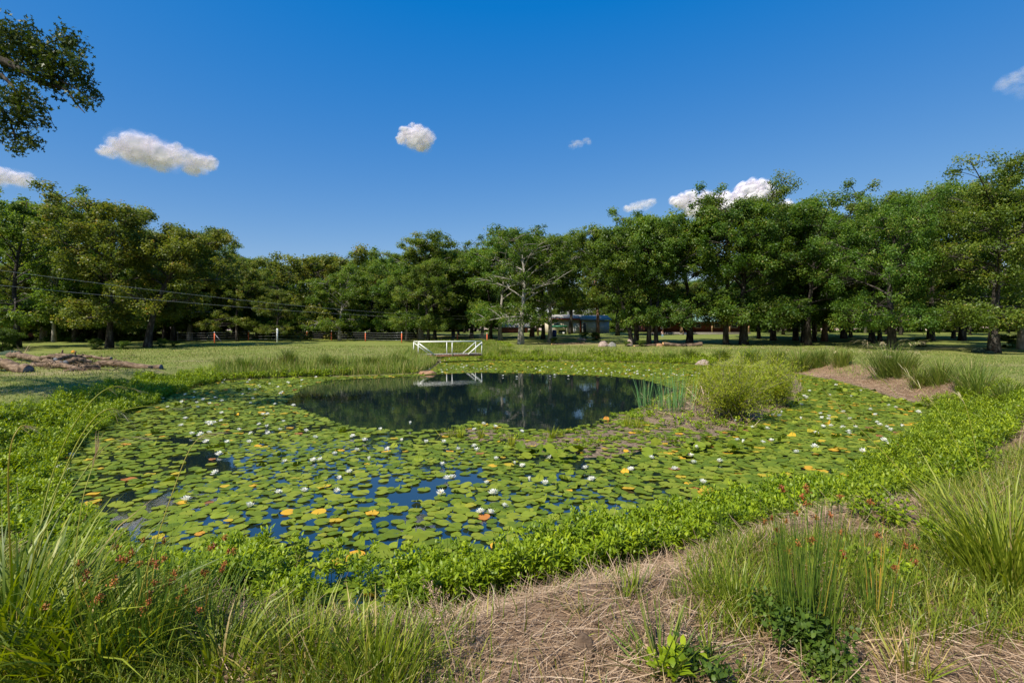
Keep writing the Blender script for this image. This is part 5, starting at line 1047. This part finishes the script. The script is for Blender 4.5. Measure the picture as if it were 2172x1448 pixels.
# salmon-coloured seat behind the left oaks
def seat():
    p = hit(66, 722); e = empty('garden_seat', p); tag(e, 'salmon-red padded seat on a dark stand behind the leftmost trunk', 'seat'); k = p.y/F; s = 12*k
    a = Acc()
    for x in (-s, s*1.4):
        for y in (-0.3, 0.3): tube(a, [(x, y, 0), (x*0.9, y, 5*k)], 0.05, 5)
    box(a, (s*0.2, 0, 6*k), (s*2.4, 0.7, 2.2*k)); a.build('stand', M['darkframe'], e)
    for i, (x, z, w, h) in enumerate([(-2, 11, 9, 9), (2, 9, 8, 5), (-1, 14, 7, 5)]):
        V = ICO2*np.array([w*k*0.5, 0.25, h*k*0.5]) + np.array([x*k, 0, z*k]); link('cushion', mkmesh('cushion', V, None, ICT2, np.full(len(V), .5), True), M['salmon'], e)
seat()
# ---------------------------------------------------------------- buildings beyond the trees
def part(e, name, mat, boxes, parent=None):
    a = Acc()
    for c, s in boxes: box(a, c, s)
    return a.build(name, M[mat], parent or e)
def gable(e, name, mat, x0, x1, y0, y1, z0, z1, over=0.4, th=0.12):
    a = Acc(); ym = (y0+y1)/2
    V = [(x0-over, y0-over, z0), (x1+over, y0-over, z0), (x1+over, ym, z1), (x0-over, ym, z1), (x1+over, y1+over, z0), (x0-over, y1+over, z0)]
    V2 = [(x, y, z+th) for x, y, z in V]; n = 6
    Q = [[0,1,2,3],[3,2,4,5]]; Q += [[q+n for q in f] for f in Q]; Q += [[0,1,7,6],[4,5,11,10],[0,6,9,3],[3,9,11,5],[1,2,8,7],[2,4,10,8]]
    a.add(V + V2, Q); return a.build(name, M[mat], e)
def porch_house():
    Y = 88.0; x0, x1 = (1382-CX)/F*Y, (1590-CX)/F*Y; g = hz((x0+x1)/2, Y) - 0.05; e = empty('porch_house', (x0, Y, g)); tag(e, 'long low house with green metal roof, dark red walls and full porch', 'house')
    L = x1-x0; D = 8.0; fz = 0.45; ez = EYE + (HY-682)/F*Y - g; rz = EYE + (HY-667)/F*Y - g + 0.2
    part(e, 'wall', 'logwall', [((L/2, 2.2+D/2, (fz+ez)/2), (L, D, ez-fz))])
    part(e, 'porch_floor', 'plank', [((L/2, 1.1, fz-0.1), (L+0.4, 2.15, 0.2)), ((L/2, 0.05, fz-0.32), (L+0.4, 0.05, 0.16))])
    for f in (0.005, 0.12, 0.30, 0.40, 0.62, 0.80, 0.995): part(e, 'porch_post', 'postwood', [((L*f, 0.15, (fz+ez)/2), (0.2, 0.2, ez-fz))])
    gable(e, 'roof', 'greenroof', 0, L, 0, D+2.2, ez, rz + 0.5)
    part(e, 'beam', 'postwood', [((L/2, 0.15, ez-0.1), (L, 0.22, 0.2))])
    for f in (0.20, 0.52, 0.72, 0.90):
        w = part(e, 'window', 'white', [((L*f, 2.17, fz+1.35), (1.1, 0.08, 1.1))]); part(e, 'pane', 'glass', [((L*f, 2.12, fz+1.35), (0.92, 0.04, 0.92))], w)
    d = part(e, 'door', 'door', [((L*0.355, 2.17, fz+1.0), (0.95, 0.08, 2.0))])
    part(e, 'steps', 'concrete', [((L*0.355, -0.2, fz-0.28), (1.5, 0.4, 0.3)), ((L*0.355, -0.55, fz-0.38), (1.5, 0.35, 0.16))])
    for s in (-0.8, 0.8):
        a = Acc(); tube(a, [(L*0.355+s, 0, fz+0.9), (L*0.355+s, -0.8, 0.5)], 0.06, 5); tube(a, [(L*0.355+s, -0.8, 0), (L*0.355+s, -0.8, 0.55)], 0.06, 5); tube(a, [(L*0.355+s, 0, 0.4), (L*0.355+s, 0, fz+0.95)], 0.06, 5); a.build('step_rail', M['postwood'], e)
    x, y = x0 + L*0.12 - 0.35, Y - 0.1
    fe = empty('flag', (x, y, g + ez - 0.4)); tag(fe, 'limp red, white and blue flag hanging by a porch post', 'flag')
    a = Acc(); tube(a, [(0.35, 0.1, 0.0), (-0.3, -0.5, 0.55)], 0.02, 5); a.build('staff', M['postwood'], fe)
    for i in range(7):
        a = Acc(); xs = -0.3 + i*0.07; V = []
        for k in range(8): zz = 0.35 - k*0.17; yy = -0.35 + 0.03*math.sin(k*1.3 + i); V += [(xs, yy, zz), (xs+0.07, yy + 0.02*math.sin(k+i), zz)]
        a.add(V, [[2*k, 2*k+1, 2*k+3, 2*k+2] for k in range(7)]); a.build('stripe', M['redtrim' if i % 2 == 0 else 'white'], fe)
    a = Acc(); box(a, (-0.16, -0.37, 0.15), (0.30, 0.02, 0.45)); a.build('canton', M['bluepaint'], fe)
porch_house()
def shed():
    Y = 106.0; x0, x1 = (1062-CX)/F*Y, (1120-CX)/F*Y; g = hz(0, Y) - 0.05; e = empty('red_shed', (x0, Y, g)); tag(e, 'red-brown shed with pale roof behind the half-bare oak', 'shed'); L = x1-x0; ez = EYE + (HY-694.5)/F*Y - g
    part(e, 'wall', 'redwall', [((L/2, 1.75, ez/2), (L, 3.5, ez))]); gable(e, 'roof', 'whiteroof', 0, L, 0, 3.5, ez, ez + 0.95)
    part(e, 'door', 'door', [((L*0.82, -0.03, 0.7), (0.8, 0.06, 1.3))]); part(e, 'corner_trim', 'white', [((0.02, -0.02, ez/2), (0.12, 0.1, ez)), ((L-0.02, -0.02, ez/2), (0.12, 0.1, ez))])
shed()
def garage():
    Y = 99.0; X = lambda p: (p-CX)/F*Y; g = hz(X(1200), Y) - 0.05; Z = lambda p: EYE + (HY-p)/F*Y - g
    e = empty('cream_garage', (X(1158), Y, g)); tag(e, 'cream garage with red roof trim and pale roll-up door', 'garage'); L = X(1232)-X(1158)
    part(e, 'wall', 'cream', [((L/2, 4, Z(678)/2), (L, 8, Z(678)))]); gable(e, 'roof', 'whiteroof', 0, L, 0, 8, Z(677), Z(677)+0.9)
    part(e, 'roof_trim', 'redtrim', [((L/2, -0.45, Z(677)+0.05), (L+0.8, 0.06, 0.22))]); d = part(e, 'garage_door', 'garagedoor', [((X(1223)-X(1158), -0.03, Z(686)/2), (X(1230)-X(1216), 0.06, Z(686)))])
    part(e, 'door_frame', 'redtrim', [((X(x)-X(1158), -0.05, Z(680)/2), (0.14, 0.1, Z(680))) for x in (1213, 1231)])
    w = part(e, 'window', 'white', [((X(1180)-X(1158), -0.03, 1.6), (1.1, 0.06, 0.9))]); part(e, 'pane', 'glass', [((X(1180)-X(1158), -0.08, 1.6), (0.9, 0.04, 0.7))], w)
    e = empty('grey_barn', (X(1234), Y-1, g)); tag(e, 'grey metal-sided barn with narrow dark doorway behind the golden brown oak', 'barn'); L = X(1290)-X(1234)
    part(e, 'wall', 'greymetal', [((L/2, 4, Z(680)/2), (L, 8, Z(680)))]); gable(e, 'roof', 'whiteroof', 0, L, 0, 8, Z(679), Z(679)+0.9); part(e, 'door', 'door', [((0.35, -0.03, 1.0), (0.55, 0.06, 2.0))])
garage()
def play_stand():
    p = hit(1190, 709); e = empty('canopy_stand', p); tag(e, 'dark stand under a green canopy on pale posts before the garage', 'canopy stand'); s = p.y/F
    for x in (-17, 12):
        for y in (0, 1.6): part(e, 'post', 'whiteroof', [((x*s, y, 9.5*s), (0.10, 0.10, 19*s))])
    part(e, 'canopy', 'greenpaint', [((-2.5*s, 0.8, 17*s), (31*s, 1.9, 4*s))]); part(e, 'counter', 'darkframe', [((3*s, 0.9, 4.5*s), (14*s, 1.0, 9*s))])
    q = Vector((p.x + 5*s, p.y - 0.6, hz(p.x + 5*s, p.y-0.6))); e = empty('bucket', q); tag(e, 'white bucket on the grass before the green canopy stand', 'bucket')
    a = Acc(); tube(a, [(0,0,0), (0,0,0.3), (0,0,0.38)], [0.16, 0.20, 0.2], 12); a.build('pail', M['white'], e, True); a = Acc(); tube(a, [(-0.2,0,0.36), (-0.1,-0.12,0.2), (0.1,-0.12,0.2), (0.2,0,0.36)], 0.012, 4); a.build('handle', M['wire'], e)
    q = hit(1176, 713); e = empty('barrel', q); tag(e, 'dark blue barrel left of the green canopy stand', 'barrel'); a = Acc(); tube(a, [(0,0,0), (0,0,.1), (0,0,0.45), (0,0,0.8), (0,0,0.9)], [0.28, .31, .34, .31, 0.28], 14); a.build('drum', M['bluepaint'], e, True); a = Acc(); tube(a, [(0,0,0.9), (0,0,0.93)], 0.26, 14); a.build('lid', M['darkframe'], e)
    q = hit(1276, 706); e = empty('tub', q); tag(e, 'small teal tub on the grass right of the grey barn', 'tub'); a = Acc(); tube(a, [(0,0,0), (0,0,0.35)], [0.3, 0.4], 12); a.build('basin', M['teal'], e, True); a = Acc(); tube(a, [(0,0,0.35), (0,0,0.39)], 0.44, 12); a.build('rim', M['teal'], e)
play_stand()
# ---------------------------------------------------------------- the child walking on the lawn before the porch
def person():
    p = hit(1405, 716.5); H = 17.0/F*p.y; s = H/1.30
    e = empty('person', p, 0.2); tag(e, 'long-haired child in pale pink top and light blue jeans walking before the porch', 'person'); e.scale = (s, s, s)
    def skin(name, verts, edges, rad, mat, sub=2):
        me = bpy.data.meshes.new(name); me.from_pydata(verts, edges, []); o = bpy.data.objects.new(name, me); COL.objects.link(o); o.parent = e
        m = o.modifiers.new('s', 'SKIN'); me.skin_vertices[0] if me.skin_vertices else None
        for i, r in enumerate(rad): me.skin_vertices[0].data[i].radius = r if isinstance(r, tuple) else (r, r)
        me.skin_vertices[0].data[0].use_root = True; o.modifiers.new('u', 'SUBSURF').levels = sub; o.modifiers['u'].render_levels = sub; me.materials.append(M[mat]); return o
    # pelvis 0, spine, chest, neck, head base, head, crown | arms | legs, mid-stride away from the camera
    V = [(0,0,.64),(0,.005,.78),(0,.01,.94),(0,.0,1.03),(0,-.005,1.08),(0,-.01,1.17),(0,0,1.26),
         (.13,0,.98),(.19,.03,.82),(.20,-.07,.68),(.20,-.11,.62), (-.13,0,.98),(-.19,-.03,.82),(-.21,.05,.68),(-.21,.08,.62),
         (.065,0,.60),(.07,-.07,.34),(.07,-.02,.07),(.07,-.10,.03), (-.065,0,.60),(-.07,.06,.34),(-.07,.15,.10),(-.07,.09,.03)]
    E = [(0,1),(1,2),(2,3),(3,4),(4,5),(5,6),(2,7),(7,8),(8,9),(9,10),(2,11),(11,12),(12,13),(13,14),(0,15),(15,16),(16,17),(17,18),(0,19),(19,20),(20,21),(21,22)]
    R = [(.10,.075),(.085,.07),(.11,.07),.035,.045,(.078,.09),(.05,.06),.038,.03,.024,.022,.038,.03,.024,.022,.062,.045,.032,.025,.062,.045,.032,.025]
    body = skin('body', V, E, R, 'skin')
    skin('shirt', [(0,0,.66),(0,.005,.78),(0,.01,.93),(0,.0,1.0),(.13,0,.97),(.185,.02,.85),(-.13,0,.97),(-.185,-.02,.85)], [(0,1),(1,2),(2,3),(2,4),(4,5),(2,6),(6,7)], [(.118,.09),(.10,.085),(.125,.085),.05,.05,.042,.05,.042], 'shirt').parent = e
    skin('jeans', [(0,0,.66),(0,0,.60),(.068,0,.56),(.072,-.07,.34),(.072,-.02,.10),(-.068,0,.56),(-.072,.06,.34),(-.072,.145,.12)], [(0,1),(1,2),(2,3),(3,4),(1,5),(5,6),(6,7)], [(.112,.088),(.11,.09),.072,.055,.042,.072,.055,.042], 'jeans')
    skin('hair', [(0,.0,1.27),(0,-.03,1.20),(0,-.06,1.08),(0,-.075,.92),(0,-.07,.84)], [(0,1),(1,2),(2,3),(3,4)], [(.07,.07),(.088,.085),(.085,.05),(.07,.04),(.03,.02)], 'hair')
    for x, y in ((.07,-.06), (-.07,.12)):
        V_ = ICO2*np.array([.036,.085,.03]) + np.array([x, y, .03]); link('shoe', mkmesh('shoe', V_, None, ICT2, np.full(len(V_), .5), True), M['whiteroof'], e)
person()

# ---------------------------------------------------------------- every look-alike gets a label of its own
BX = ['at the extreme left','far left','well left','on the left','somewhat left','just left of centre','just right of centre','somewhat right','on the right','well right','far right','at the extreme right']
ORD = ['first','second','third','fourth','fifth','sixth','seventh','eighth','ninth','tenth','eleventh','twelfth','thirteenth','fourteenth','fifteenth','sixteenth','seventeenth','eighteenth','nineteenth','twentieth']
def band(px): return BX[max(0, min(11, int(px/181)))]
for lab_, box_, cnd, n_, h_, nl_ in [('low creeping greenery on the mud flat', (-3, 9, 10, 17), lambda x, y: (sdist(x, y, MUD) < 0.1) & (wav(x, y, 3.3, 9) > 0.3), 300, 0.06, 10), ('patchy weeds and dead reeds on the willow islet', (3, 12, 12, 28), lambda x, y: (sdist(x, y, ISLE) < 0.25) & (wav(x, y, 2.0, 2) > -0.3), 900, 0.16, 14)]:
    weed_bed('low_weeds', lab_, n_, box_, cnd, h_, nl_, 0.05 if h_ < 0.1 else 0.08, wr=0.5, spread=0.12)
def rank_labels(group, rowf, fmt):
    cells = {}
    for o in COL.objects:
        if o.parent is None and o.get('group') == group:
            x, y, z = o.location; px, py = to_px(x, y, z); look, row = rowf(o, px, py)
            cells.setdefault((look, band(px), row), []).append((px, o))
    for (look, b, row), L in cells.items():
        L.sort(key=lambda t: t[0]); n = len(L)
        for i, (px, o) in enumerate(L):
            rk = '' if n == 1 else ('leftmost' if i == 0 else ('rightmost' if i == n-1 else (ORD[i] + ' from left' if i < (n+1)//2 else ORD[n-1-i] + ' from right')))
            o['label'] = ' '.join(fmt.format(look=look, rank=rk, band=b, row=row).replace(' ,', ',').split())
def wrow(py):
    for lim, t in [(772,'under the footbridge'),(800,'along the far bank'),(835,'beyond the open water'),(865,'level with the cattails'),(895,'level with willow feet'),(915,'beside the mud flat'),(940,'level with the mud'),(970,'nearer than the mud'),(1005,'in mid pond'),(1040,'in the nearer pond'),(1080,'towards the near weeds'),(1130,'close behind the weeds')]:
        if py < lim: return t
    return 'among the near weeds'
rank_labels('lily pads nearest the camera', lambda o, px, py: (o['label'].split(' lily pad')[0], wrow(py)), '{look} lily pad {rank}, {band}, {row}')
rank_labels('white water lilies on the pond', lambda o, px, py: ('closed white lily bud' if 'bud' in o['label'] else 'open white lily bloom', wrow(py)), '{look} {rank}, {band}, {row}')
def depth(y): return 'next row back' if y < 66 else ('middle of the wood' if y < 79 else ('deep in the wood' if y < 96 else ('among hindmost trees' if y < 115 else 'in the very last row')))
for g_ in ('oaks standing behind the front row', 'hindmost oaks of the far wood'):
    rank_labels(g_, lambda o, px, py: (('bronzed' if any(c.data.materials[0] == M['oak_brown'] for c in o.children) else 'green') + ' oak', depth(o.location.y)), '{look} {rank}, {band}, {row}')
rank_labels('shrubs at the foot of the wood', lambda o, px, py: ('leafy shrub', 'tall' if o.scale.x > 1.15 else 'low'), '{row} {look} under the oaks {rank}, {band}')
rank_labels('low bushes at the tree feet', lambda o, px, py: ('weedy bush at a tree foot', 'fuller' if o.scale.x > 0.26 else 'smaller'), '{row} {look} {rank}, {band}')
